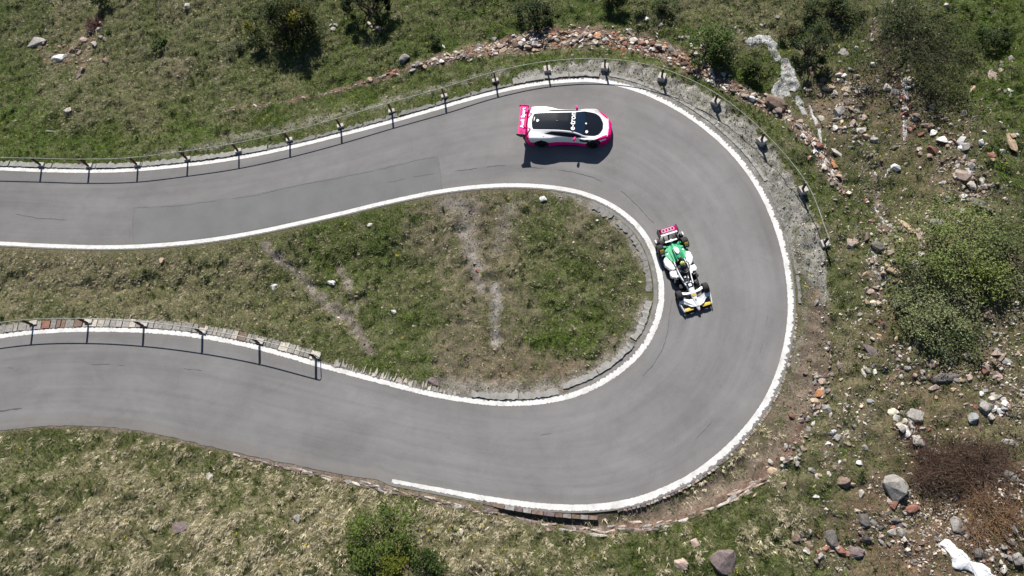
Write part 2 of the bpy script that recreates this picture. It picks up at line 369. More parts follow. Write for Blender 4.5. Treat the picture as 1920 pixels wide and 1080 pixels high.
class NT:
    def __init__(s, m): s.m, s.t = m, m.node_tree; s.b = s.t.nodes['Principled BSDF']
    def n(s, typ, **kw):
        nd = s.t.nodes.new(typ)
        for k, v in kw.items(): setattr(nd, k, v)
        return nd
    def set(s, sock, val):
        if hasattr(val, 'is_linked') or isinstance(val, bpy.types.NodeSocket): s.t.links.new(val, sock)
        elif isinstance(val, (tuple, list)) and len(val) == 3 and sock.type == 'RGBA': sock.default_value = (*val, 1)
        else: sock.default_value = val
    def noise(s, vec, scale, detail=4, rough=.6, dist=0.0):
        nd = s.n('ShaderNodeTexNoise'); s.set(nd.inputs['Vector'], vec); nd.inputs['Scale'].default_value = scale
        nd.inputs['Detail'].default_value = detail; nd.inputs['Roughness'].default_value = rough; nd.inputs['Distortion'].default_value = dist
        return nd.outputs['Fac']
    def ramp(s, fac, stops):
        nd = s.n('ShaderNodeValToRGB'); s.set(nd.inputs[0], fac); e = nd.color_ramp.elements
        while len(e) < len(stops): e.new(0.5)
        for el, (p, c) in zip(e, stops): el.position = p; el.color = (*c, 1) if hasattr(c, '__len__') else (c, c, c, 1)
        return nd.outputs[0]
    def mix(s, fac, a, b, mode='MIX'):
        nd = s.n('ShaderNodeMix', data_type='RGBA', blend_type=mode); s.set(nd.inputs[0], fac); s.set(nd.inputs[6], a); s.set(nd.inputs[7], b)
        return nd.outputs[2]
    def math(s, op, a, b=0.0):
        nd = s.n('ShaderNodeMath', operation=op); s.set(nd.inputs[0], a); s.set(nd.inputs[1], b); return nd.outputs[0]
    def pos(s): return s.n('ShaderNodeNewGeometry').outputs['Position']
    def obj(s): return s.n('ShaderNodeTexCoord').outputs['Object']
    def attr(s, name): return s.n('ShaderNodeAttribute', attribute_name=name)
    def scale(s, vec, v):
        nd = s.n('ShaderNodeVectorMath', operation='MULTIPLY'); s.set(nd.inputs[0], vec); nd.inputs[1].default_value = v; return nd.outputs[0]
    def bump(s, h, strength=.3, dist=.02):
        nd = s.n('ShaderNodeBump'); s.set(nd.inputs['Height'], h); nd.inputs['Strength'].default_value = strength; nd.inputs['Distance'].default_value = dist
        s.t.links.new(nd.outputs[0], s.b.inputs['Normal'])
    def base(s, c): s.set(s.b.inputs['Base Color'], c)

# ground
M_GROUND = mat('ground', rough=.95, spec=.15); g = NT(M_GROUND)
gc = g.attr('col').outputs['Color']; gp = g.pos()
gv = g.ramp(g.noise(gp, 9, 5, .7), [(.25, .45), (.5, .95), (.75, 1.6)])
gv2 = g.ramp(g.noise(gp, 38, 3, .7), [(.3, .5), (.55, 1.0), (.72, 1.7)])
g.base(g.mix(1.0, g.mix(1.0, gc, gv, 'MULTIPLY'), gv2, 'MULTIPLY'))
g.bump(g.noise(gp, 14, 5, .7), .7, .06)

# leaves and blades (vertex coloured)
def leaf_mat(name, trans=.35):
    m = mat(name, rough=.6, spec=.2); n = NT(m)
    c = n.attr('col').outputs['Color']; n.base(c)
    tr = n.n('ShaderNodeBsdfTranslucent'); n.set(tr.inputs[0], c)
    mx = n.n('ShaderNodeMixShader'); mx.inputs[0].default_value = trans
    n.t.links.new(n.b.outputs[0], mx.inputs[1]); n.t.links.new(tr.outputs[0], mx.inputs[2])
    n.t.links.new(mx.outputs[0], n.t.nodes['Material Output'].inputs['Surface'])
    return m
M_GRASS = leaf_mat('grass', .38); M_LEAF = leaf_mat('leaf', .4); M_TWIG = leaf_mat('twig', .0)

# stone: colour comes from the object, mottled
def stone_mat(name, attr=False, bump=.5):
    m = mat(name, rough=.9, spec=.25); n = NT(m)
    c = n.attr('col').outputs['Color'] if attr else n.n('ShaderNodeObjectInfo').outputs['Color']
    p = n.pos()
    a = n.ramp(n.noise(p, 7, 5, .7, .6), [(.28, .5), (.5, 1.0), (.72, 1.4)])
    b = n.ramp(n.noise(p, 30, 4, .75), [(.3, .62), (.5, 1.0), (.7, 1.3)])
    n.base(n.mix(1.0, n.mix(1.0, c, a, 'MULTIPLY'), b, 'MULTIPLY'))
    n.bump(n.noise(p, 16, 6, .75), bump, .05)
    return m
M_STONE = stone_mat('stone'); M_PEBBLE = stone_mat('pebble', True, .2)

# asphalt
M_ASPH = mat('asphalt', rough=.88, spec=.3); n = NT(M_ASPH)
p = n.pos(); rv = n.attr('road').outputs['Vector']
streak = n.noise(n.scale(rv, (15, .12, 0)), 1.0, 4, .6, .3)
broad = n.noise(p, .22, 4, .6, .5)
blot = n.noise(n.scale(rv, (9, .5, 0)), 1.0, 5, .65, 1.0)
fine = n.noise(p, 55, 2, .8); mid = n.noise(p, 13, 4, .7)
c = n.ramp(broad, [(.3, (.128, .125, .124)), (.5, (.148, .145, .144)), (.7, (.164, .162, .161))])
c = n.mix(1.0, c, n.ramp(streak, [(.3, .92), (.5, 1.0), (.7, 1.06)]), 'MULTIPLY')
c = n.mix(1.0, c, n.ramp(blot, [(.28, .955), (.45, 1.0), (.7, 1.02)]), 'MULTIPLY')
c = n.mix(1.0, c, n.ramp(fine, [(.25, .8), (.5, 1.0), (.75, 1.22)]), 'MULTIPLY')
c = n.mix(1.0, c, n.ramp(n.noise(n.scale(rv, (5, .05, 0)), 1.0, 3, .6, .8), [(.32, .90), (.5, 1.0), (.68, 1.06)]), 'MULTIPLY')
c = n.mix(1.0, c, n.ramp(n.noise(p, .75, 6, .75, .8), [(.32, .91), (.5, 1.0), (.68, 1.06)]), 'MULTIPLY')
c = n.mix(1.0, c, n.ramp(mid, [(.3, .93), (.5, 1.0), (.7, 1.06)]), 'MULTIPLY')
# dust and soil washed over the verge of the asphalt
sepx = n.n('ShaderNodeSeparateXYZ'); n.set(sepx.inputs[0], rv)
c = n.mix(1.0, c, n.ramp(n.math('MULTIPLY', sepx.outputs[1], .01), [(.08, .93), (.55, 1.14), (.8, 1.18), (1.0, 1.05)]), 'MULTIPLY')   # asphalt tone along the road, paler from the bend on
edge = n.math('ABSOLUTE', n.math('SUBTRACT', sepx.outputs[0], .5))
dust = n.math('MULTIPLY', n.ramp(edge, [(.36, 0.0), (.5, 1.0)]), n.ramp(n.noise(p, 1.2, 5, .7), [(.4, 0.0), (.7, .8)]))
c = n.mix(dust, c, (.17, .145, .125))
n.base(c); n.bump(fine, .25, .01)
M_PATCH = mat('asphalt_patch', rough=.9, spec=.3); n = NT(M_PATCH); p = n.pos()
c = n.ramp(n.noise(p, .6, 5, .6), [(.3, (.120, .120, .122)), (.7, (.147, .147, .149))])
c = n.mix(1.0, c, n.ramp(n.noise(p, 55, 2, .8), [(.25, .8), (.5, 1.0), (.75, 1.22)]), 'MULTIPLY'); n.base(c)
M_CRACK = mat('crack', (.082, .080, .079), .95)
# road paint, worn through to the asphalt in places
M_PAINT = mat('road_paint', rough=.7, spec=.3); n = NT(M_PAINT); p = n.pos()
wear = n.ramp(n.noise(p, 5, 8, .8), [(.645, 0.0), (.72, .9)])
dirt = n.ramp(n.noise(p, 1.6, 6, .75), [(.3, (.40, .39, .37)), (.47, (.54, .535, .52)), (.7, (.65, .65, .64))])
n.base(n.mix(wear, dirt, (.17, .165, .16)))
# concrete
def concrete(name, a, b):
    m = mat(name, rough=.92, spec=.2); n = NT(m); p = n.pos()
    c = n.ramp(n.noise(p, 2.5, 6, .7, .4), [(.28, a), (.7, b)])
    c = n.mix(1.0, c, n.ramp(n.noise(p, 26, 4, .8), [(.3, .65), (.5, 1.0), (.7, 1.2)]), 'MULTIPLY')
    n.base(c); n.bump(n.noise(p, 22, 5, .7), .4, .03); return m
M_CONC = concrete('pale_concrete', (.19, .186, .172), (.335, .325, .305))
M_CONC2 = concrete('grey_concrete', (.13, .126, .118), (.24, .235, .222))
M_BLOCK = concrete('block_concrete', (.33, .31, .28), (.52, .49, .45))
M_RUST = mat('rusty_steel', rough=.75); n = NT(M_RUST); n.base(n.ramp(n.noise(n.pos(), 9, 4, .7), [(.3, (.025, .012, .010)), (.7, (.11, .040, .030))]))
M_RAIL = mat('weathered_steel', rough=.55, metal=.2); n = NT(M_RAIL); n.base(n.ramp(n.noise(n.pos(), 5, 4, .7), [(.3, (.14, .14, .115)), (.7, (.33, .345, .30))]))
M_BROOK = mat('wet_rock_and_foam', rough=.3, spec=.5); n = NT(M_BROOK); p = n.pos()
n.base(n.ramp(n.noise(p, 11, 6, .8, 1.0), [(.40, (.06, .05, .045)), (.50, (.20, .19, .18)), (.56, (.62, .62, .62)), (.7, (.75, .75, .75))])); n.bump(n.noise(p, 14, 5, .75), .8, .06)
M_FOAM = mat('foaming_water', rough=.35, spec=.5); n = NT(M_FOAM); p = n.pos()
n.base(n.mix(1.0, n.ramp(n.noise(p, 2.6, 7, .8, 1.2), [(.34, (.07, .07, .07)), (.43, (.30, .30, .30)), (.54, (.48, .48, .48)), (.7, (.66, .66, .66))]), n.ramp(n.noise(p, 18, 4, .8), [(.3, .6), (.5, 1.0), (.7, 1.1)]), 'MULTIPLY')); n.bump(n.noise(p, 9, 6, .75, .6), .9, .12)
M_SNOW = mat('snow', rough=.8, spec=.3); n = NT(M_SNOW); p = n.pos()
n.base(n.mix(n.ramp(n.noise(p, 6, 6, .75), [(.66, 0.0), (.76, .6)]), (.60, .61, .63), (.3, .27, .24))); n.bump(n.noise(p, 8, 4, .6), .4, .05)

# ------------------------------------------------------------------ terrain: fine where it is seen, coarse to the horizon
idx = np.arange(nx * ny).reshape(ny, nx)
F = np.stack([idx[:-1, :-1], idx[:-1, 1:], idx[1:, 1:], idx[1:, :-1]], -1).reshape(-1, 4)
# no need of ground far under the middle of the road
keep = (SDIST[:-1, :-1] > -0.9).ravel(); F = F[keep]
V = np.stack([gx, gy, HZ], -1).reshape(-1, 3)
rings, rc, rcol = [], [], []
bx = np.concatenate([idx[0, :-1:8], idx[:-1:8, -1], idx[-1, :0:-8], idx[:0:-8, 0]])
B = V[bx]; cc = np.array([(GX0 + GX1) / 2, (GY0 + GY1) / 2, 0]); nb = len(bx); nv = len(V)
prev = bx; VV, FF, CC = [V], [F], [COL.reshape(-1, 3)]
for k, s in enumerate((1.25, 1.8, 3, 6, 14, 40)):
    R = cc + (B - cc) * s
    R[:, 2] = B[:, 2] + (fbm(R[:, 0] / 14, R[:, 1] / 14, 5, 4) - .5) * (1 + 1.5 * s) + 0.03 * (R[:, 0] - cc[0] - (B[:, 0] - cc[0]))
    cur = np.arange(nv, nv + nb); nv += nb
    VV.append(R); CC.append(np.tile([[.075, .08, .04]], (nb, 1)))
    FF.append(np.stack([prev, cur, np.roll(cur, -1), np.roll(prev, -1)], -1)); prev = cur
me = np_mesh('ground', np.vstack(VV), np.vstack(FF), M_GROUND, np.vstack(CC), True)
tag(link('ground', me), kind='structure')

# ------------------------------------------------------------------ road
def nearest(P, q): return int(np.argmin(((P - q) ** 2).sum(1)))
keys = [((-330, 309), (-330, 452)), ((400, 303), (400, 449)), ((1000, 158), (940, 348)), ((1240, 187), (1100, 366)), ((1430, 365), (1215, 452)), ((1484, 582), (1239, 565)),
        ((1436, 755), (1190, 668)), ((1290, 898), (1100, 731)), ((1040, 951), (960, 756)), ((735, 902), (770, 730)), ((420, 843), (480, 650)), ((0, 808), (0, 630)), ((-330, 890), (-330, 712))]
ko = [nearest(E_OUT, gpts([a])[0]) for a, b in keys]; ki = [nearest(E_IN, gpts([b])[0]) for a, b in keys]
ko[0] = ki[0] = 0; ko[-1] = len(E_OUT) - 1; ki[-1] = len(E_IN) - 1
A_, B_, S_ = [], [], []
s0 = 0.0
for j in range(len(keys) - 1):
    L = max(ko[j + 1] - ko[j], ki[j + 1] - ki[j]); u = np.linspace(0, 1, L, endpoint=False)
    ia, ib = ko[j] + u * (ko[j + 1] - ko[j]), ki[j] + u * (ki[j + 1] - ki[j])
    A_.append(np.stack([np.interp(ia, np.arange(len(E_OUT)), E_OUT[:, k]) for k in (0, 1)], -1))
    B_.append(np.stack([np.interp(ib, np.arange(len(E_IN)), E_IN[:, k]) for k in (0, 1)], -1)); S_.append(s0 + u * L * .25); s0 += L * .25
A_, B_, S_ = np.vstack(A_), np.vstack(B_), np.concatenate(S_)
nc = 20
VV, UV = [], []
_nA = normals(A_)
edge_j = 0.07 * (fbm(A_[:, 0] / .3, A_[:, 1] / .3, 6, 3) - .5) * 2
A_ = A_ + _nA * (edge_j * (np.arange(len(A_)) > len(A_) * .76))[:, None] * .9
for k in range(-1, nc + 2):
    t = min(max(k, 0), nc) / nc
    P = A_ * (1 - t) + B_ * t
    z = np.full(len(P), -0.22 if k in (-1, nc + 1) else 0.0)
    VV.append(np.column_stack([P, z])); UV.append(np.column_stack([np.full(len(P), t), S_, 0 * S_]))
m_ = len(A_); rows = nc + 3
ii = np.arange(rows * m_).reshape(rows, m_)
F = np.stack([ii[:-1, :-1], ii[1:, :-1], ii[1:, 1:], ii[:-1, 1:]], -1).reshape(-1, 4)
road = tag(link('road', np_mesh('road', np.vstack(VV), F, M_ASPH, None, False, np.vstack(UV))), kind='structure')

def ribbon(name, P, left, right, z, mat_, parent, thick=0.0):
    """flat strip along P between offsets left and right (arrays)"""
    N = normals(P); a = P + N * np.broadcast_to(left, (len(P),))[:, None]; b = P + N * np.broadcast_to(right, (len(P),))[:, None]
    V = np.vstack([np.column_stack([a, np.full(len(P), z)]), np.column_stack([b, np.full(len(P), z)])]); n_ = len(P)
    i = np.arange(n_ - 1)
    return link(name, np_mesh(name, V, np.stack([i + n_, i + n_ + 1, i + 1, i], -1), mat_), parent)

def rag(n_, amp, seed, prob=1.0):
    r = np.random.default_rng(seed); x = r.random(n_)
    return amp * np.where(r.random(n_) < prob, x * x, 0)
PO = smooth(G_OUT, .06); ox, oy = proj(PO[:, 0], PO[:, 1], 0.0)
wr = sstep(900, 1200, ox)                                   # wider, more worn paint round the bend
half = .13 + .035 * wr - .03 * sstep(900, 760, ox) * (oy > 700)
ragged = rag(len(PO), .13, 1, .8) * np.clip(wr + .15, 0, 1) * (oy < 925) + rag(len(PO), .05, 2)
ribbon('edge_line', PO, half - ragged, -half + rag(len(PO), .02, 3), .008, M_PAINT, road)
PI = smooth(G_IN, .06); ix_, iy_ = proj(PI[:, 0], PI[:, 1], 0.0)
wr = sstep(1000, 1180, ix_)
half = .125 + .025 * wr + .015 * (iy_ > 560)
ragged = rag(len(PI), .09, 4, .7) * np.clip((iy_ > 560) * .8 + wr * .4, 0, 1) + rag(len(PI), .03, 5)
ribbon('edge_line', PI, half - rag(len(PI), .05, 6, .6) * (iy_ > 600) - rag(len(PI), .015, 7), -half + ragged, .008, M_PAINT, road)

# repair patch and cracks
pp = [(250, 390), (330, 383.5), (400, 375), (480, 363), (560, 346), (660, 326), (740, 309), (821, 292.5), (826, 325), (829, 354), (760, 368), (640, 395), (520, 422), (440, 438), (340, 452), (250, 457), (247, 425)]
P = gpts(pp); MB().raw([(q[0], q[1], .004) for q in P][::-1], [tuple(range(len(P)))]).build('asphalt_patch', M_PATCH, road)
def crack(pts, w, seed, gap=.0):
    P = smooth(gpts(pts), .1); r = np.random.default_rng(seed)
    j = np.cumsum(r.normal(0, .022, (len(P), 2)), 0); j -= np.linspace(0, 1, len(P))[:, None] * j[-1]; P = P + j * .6
    ww = w * .82 * (.35 + .9 * r.random(len(P))) * np.where(vnoise(np.arange(len(P)) / 6.0, np.zeros(len(P)), seed) < gap, .05, 1)
    ribbon('crack', P, ww / 2, -ww / 2, .0085, M_CRACK, road)
crack([(250, 390), (330, 383.5), (400, 375), (480, 363), (560, 346), (660, 326), (740, 309), (821, 292.5)], .028, 11, .25)
crack([(821, 292.5), (826, 325), (829, 354)], .022, 12, .3); crack([(251, 389), (247, 425), (250, 452)], .025, 13, .2)
crack([(690, 347), (760, 335), (830, 322), (880, 313), (960, 306), (1010, 309), (1070, 318), (1120, 335), (1160, 356), (1200, 391), (1226, 418)], .034, 14, .35)
crack([(1262, 555), (1256, 600), (1247, 645), (1228, 680), (1205, 705)], .026, 15, .45)
crack([(30, 402), (75, 409), (130, 413)], .03, 16, .4); crack([(172, 683), (205, 683), (232, 685)], .03, 17, .4); crack([(345, 690), (375, 695), (402, 700)], .028, 18, .4)
crack([(980, 820), (1060, 806), (1130, 780)], .018, 19, .6); crack([(0, 692), (20, 690), (34, 696)], .04, 20, .5); crack([(1300, 830), (1380, 740), (1425, 640)], .016, 21, .7)
crack([(0, 770), (22, 768), (42, 765)], .09, 22, .1); crack([(240, 420), (243, 440), (246, 460)], .014, 23, .5); crack([(1500 - 60, 560), (1436, 620), (1420, 690)], .014, 24, .6)

# ------------------------------------------------------------------ kerbs, coping stones and walls along the road
def seg_mesh(P, off0, off1, z0, z1, seed, jit=.05, step=.12):
    """one irregular slab along a piece of curve, between two offsets"""
    r = np.random.default_rng(seed); P = smooth(P, step); N = normals(P); k = len(P)
    a = P + N * (off0 + r.normal(0, jit * .35, k))[:, None]; b = P + N * (off1 + r.normal(0, jit, k))[:, None]
    zt = z1 + r.normal(0, .008, k)
    V = np.vstack([np.column_stack([a, np.full(k, z0)]), np.column_stack([a, zt]), np.column_stack([b, zt + r.normal(0, .008, k)]), np.column_stack([b, np.full(k, z0)])])
    F = []
    for j in range(3):
        for i in range(k - 1): F.append((j * k + i, j * k + i + 1, (j + 1) * k + i + 1, (j + 1) * k + i))
    F += [(0, k, 2 * k, 3 * k), (4 * k - 1, 3 * k - 1, 2 * k - 1, k - 1)]
    return V, F

def slabs(parent, name, CURVE, i0, i1, lengths, off0, off1, z0, z1, mat_, seed, gap=.03, jit=.05, colf=None):
    s = i0; k = 0; out = []
    st = .25
    while s < i1 - 2:
        L = lengths[0] + (lengths[1] - lengths[0]) * random.random()
        e = min(i1, s + L / st)
        P = np.stack([np.interp(np.linspace(s + gap / st / 2, e - gap / st / 2, max(3, int(L / .2))), np.arange(len(CURVE)), CURVE[:, c]) for c in (0, 1)], -1)
        if off0 is None: pass
        V, F = seg_mesh(P, off0, off1, z0, z1 + random.uniform(-.015, .015), seed + k, jit, min(.12, L / 4))
        o = MB().raw(V, F).build(name, mat_, parent); out.append(o)
        if colf: o.color = (*colf(k), 1)
        s = e; k += 1
    return out
def at_o(px, py): return nearest(G_OUT, gpts([(px, py)])[0])
def at_i(px, py): return nearest(G_IN, gpts([(px, py)])[0])

kerb = thing('concrete_kerb', 'ragged pale concrete kerb along the upper road under the long fence', 'kerb')
slabs(kerb, 'kerb_segment', G_OUT, 4, at_o(500, 286), (2.9, 3.1), .19, .50, -.1, .055, M_CONC, 100, .05, .05)
slabs(kerb, 'kerb_segment', G_OUT, at_o(500, 286), at_o(960, 166), (2.0, 3.0), .20, .40, -.1, .045, M_CONC2, 140, .1, .06)
slabs(kerb, 'kerb_segment', G_OUT, at_o(965, 165), at_o(1125, 151), (1.4, 2.2), .24, .55, -.1, .08, M_CONC, 160, .05, .07)
kerb2 = thing('concrete_gutter', 'narrow pale concrete gutter between worn white line and gravel', 'gutter')
slabs(kerb2, 'gutter_segment', G_OUT, at_o(1135, 152), at_o(1424, 353), (1.8, 2.6), .42, .60, -.12, .015, M_CONC, 180, .04, .03)
slabs(kerb2, 'gutter_segment', G_OUT, at_o(1426, 356), at_o(1484, 570), (1.8, 2.6), .34, .48, -.12, .01, M_CONC2, 200, .04, .04)
kerb3 = thing('slab_kerb', 'low kerb of pale concrete slabs round the grass island inside the bend', 'kerb')
slabs(kerb3, 'kerb_slab', G_IN, at_i(1120, 373), at_i(1165, 398), (1.3, 1.5), -.40, -.74, -.1, .04, M_CONC2, 220, .05, .06)
slabs(kerb3, 'kerb_slab', G_IN, at_i(1172, 403), at_i(1239, 560), (1.2, 2.0), -.46, -.74, -.1, .035, M_CONC2, 225, .04, .04)
slabs(kerb3, 'kerb_slab', G_IN, at_i(1239, 566), at_i(1208, 648), (1.2, 1.7), -.46, -.78, -.1, .04, M_CONC, 235, .04, .05)
slabs(kerb3, 'kerb_slab', G_IN, at_i(1204, 655), at_i(1060, 745), (1.9, 2.6), -.40, -.70, -.1, .04, M_CONC, 245, .04, .05)
slabs(kerb3, 'kerb_slab', G_IN, at_i(1052, 747), at_i(868, 749), (2.0, 2.6), -.20, -.50, -.1, .04, M_CONC, 255, .03, .06)
inner_strip = [i for i in range(at_i(1110, 370), at_i(1060, 745))]
ribbon('gutter_strip', G_IN[inner_strip], -.2, -.38, -.012, M_CONC2, road)

PAL = {'white': (.60, .585, .56), 'pale': (.42, .385, .335), 'grey': (.255, .24, .222), 'dark': (.118, .106, .098), 'brown': (.17, .122, .095), 'pink': (.34, .262, .222),
       'tan': (.38, .285, .195), 'orange': (.40, .19, .095), 'red': (.24, .115, .085), 'purple': (.15, .118, .115), 'blue': (.235, .24, .245), 'cream': (.52, .46, .36)}
def pick(*names):
    c = np.array(PAL[random.choice(names)]) * random.uniform(.8, 1.18); return tuple(np.clip(c, 0, 1))
wall = thing('coping_wall', 'low wall of rough coping stones beside the lower road under the short fence', 'wall')
def cop(k): return pick('red', 'grey', 'grey', 'brown', 'grey', 'pale') if k < 30 else pick('pale', 'grey', 'grey', 'pale', 'grey', 'brown')
slabs(wall, 'stone', G_IN, at_i(592, 682), at_i(-110, 648), (.2, .6), -.17, -.62, -.35, .03, M_STONE, 300, .035, .03, lambda k: cop(60 - k))
edge = thing('verge_stones', 'ragged row of small broken stones inside the white line past the short fence', 'stone edging')
slabs(edge, 'stone', G_IN, at_i(860, 748), at_i(610, 687), (.10, .42), -.17, -.34, -.2, .02, M_STONE, 420, .06, .15, lambda k: pick('pale', 'grey', 'grey'))
rw = thing('edging_wall', 'curved edging of small dark stones along the outer white line at the lower right', 'wall')
slabs(rw, 'stone', G_OUT, at_o(1483, 590), at_o(1135, 950), (.16, .26), .23, .33, -.5, -.005, M_STONE, 600, .03, .02, lambda k: pick('grey', 'pink', 'pale', 'purple'))
PR = smooth(gpts([(905, 941), (960, 953), (1040, 965), (1130, 972)]), .25)
hw = thing('retaining_wall', 'short straight retaining wall ending in the ditch below the outer white line', 'wall')
slabs(hw, 'capstone', PR, 0, len(PR) - 1, (.35, .55), -.09, .09, -.62, .03, M_STONE, 700, .03, .01, lambda k: pick('grey', 'purple', 'brown', 'grey'))

# ------------------------------------------------------------------ guard fences
def fence(label, bases, kind_, ends):
    P = np.array(bases, float); zb = np.where(kind_ == 0, .10, np.where(P[:, 0] < 960, .15, .24)); Q = np.array([unproj(a, b, c) for (a, b), c in zip(P, zb)])
    root = thing('guard_fence', label, 'fence')
    T = np.gradient(Q, axis=0); tops = []
    for i, q in enumerate(Q):
        a = math.atan2(T[i][1], T[i][0]); r = random.Random(i + len(bases))
        post = MB(); w, d, th, h = .10, .10, .02, .86 - zb[i]
        for s in (-1, 1): post.box((0, s * (d / 2 - th / 2), h / 2), (w, th, h))
        post.box((0, 0, h / 2), (th, d - 2 * th, h))
        po = post.build('post', M_RUST, root, loc=(q[0], q[1], zb[i])); po.rotation_euler = (r.uniform(-.03, .03), r.uniform(-.03, .03), a)
        sx, sy = (.42, .42) if kind_ and zb[i] > .2 else ((.40, .24) if kind_ else (.46, .28))
        bk = .06 if kind_ else .13
        fo = MB().box((0, 0, -.24), (sx * 1.06, sy * 1.06, .52), taper=.9).build('footing', M_BLOCK, root, bevel=.02, loc=(q[0] - math.sin(a) * bk, q[1] + math.cos(a) * bk, zb[i] - .025 + r.uniform(-.01, .02)))
        fo.rotation_euler = (r.uniform(-.03, .03), r.uniform(-.03, .03), a + r.uniform(-.08, .08))
        tops.append((q[0], q[1], zb[i] + h + .022))
    tt = smooth(tops, .3) if len(tops) > 2 else tops
    pts = [tuple(p) for p in tt]
    if ends:
        d = np.array(pts[-1][:2]) - np.array(pts[-2][:2]); d /= np.linalg.norm(d); e = np.array(pts[-1])
        pts += [(e[0] + d[0] * .16, e[1] + d[1] * .16, e[2]), (e[0] + d[0] * .25, e[1] + d[1] * .25, e[2] - .05), (e[0] + d[0] * .27, e[1] + d[1] * .27, e[2] - .14), (e[0] + d[0] * .27, e[1] + d[1] * .27, .02)]
    MB().tube(pts, .024, 8).build('rail', M_RAIL, root, True)
    for t in tops: MB().box((t[0], t[1], t[2] - .012), (.10, .08, .04)).build('rail_clamp', M_RAIL, root, bevel=.01)
fence('long fence of thin steel rail on rusty posts round the outer edge of the bend',
      [(-205, 303), (-112, 305), (-18, 307), (75.5, 309), (165, 311), (256, 308.5), (350, 297.5), (446, 283), (542, 262), (638, 236.5), (734, 208), (833, 180), (929, 150.5), (1026, 129), (1134, 124.5),
       (1241, 143), (1341, 190), (1428, 262), (1505, 354), (1546, 455)], 1, True)
fence('short fence of thin steel rail on rusty posts along the lower road',
      [(-145, 648), (-44, 624), (60.5, 609), (164, 606), (268, 611), (378, 624), (485, 643.5), (591, 670.5)], 0, True)

# ------------------------------------------------------------------ stones
def hull(seed, n=22, box=2.6, flat=1.0):
    r = np.random.default_rng(seed)
    d = r.normal(0, 1, (n, 3)); d /= np.linalg.norm(d, axis=1)[:, None]
    k = (np.abs(d) ** box).sum(1) ** (-1 / box)
    V = d * (k * r.uniform(.78, 1.0, n))[:, None] * [1, 1, flat]
    bm = bmesh.new()
    for p in V: bm.verts.new(p)
    res = bmesh.ops.convex_hull(bm, input=bm.verts[:])
    bmesh.ops.delete(bm, geom=[e for e in res['geom_interior'] if isinstance(e, bmesh.types.BMVert)], context='VERTS')
    me = bpy.data.meshes.new('stone'); bm.to_mesh(me); bm.free(); me.materials.append(M_STONE); return me
def boulder_mesh(seed):
    """a big rock: hull, broken up and roughened"""
    me = hull(seed, 26, 3.2); bm = bmesh.new(); bm.from_mesh(me)
    bmesh.ops.bevel(bm, geom=bm.edges[:], offset=.04, segments=1, affect='EDGES', clamp_overlap=True)
    bmesh.ops.subdivide_edges(bm, edges=[e for e in bm.edges if e.calc_length() > .3], cuts=2, use_grid_fill=True)
    bmesh.ops.triangulate(bm, faces=bm.faces[:])
    for v in bm.verts:
        c = v.co
        k = 1 + .16 * (fbm(np.array([c.x * 1.7 + seed]), np.array([c.y * 1.7 + c.z * 1.3]), seed, 4)[0] - .5) * 2
        v.co = c * k
    bm.to_mesh(me); bm.free(); return me
SMALL = [hull(s, 14 + s % 9, 2.2 + (s % 4) * .5) for s in range(24)]
SLABS = [hull(60 + s, 16 + s % 6, 4.0) for s in range(12)]

def place(me, name, x, y, z, dims, rz, col, parent=None, tilt=.15):
    o = link(name, me, parent, (x, y, z)); o.scale = dims
    o.rotation_euler = (random.uniform(-tilt, tilt), random.uniform(-tilt, tilt), rz); o.color = (*col, 1); return o

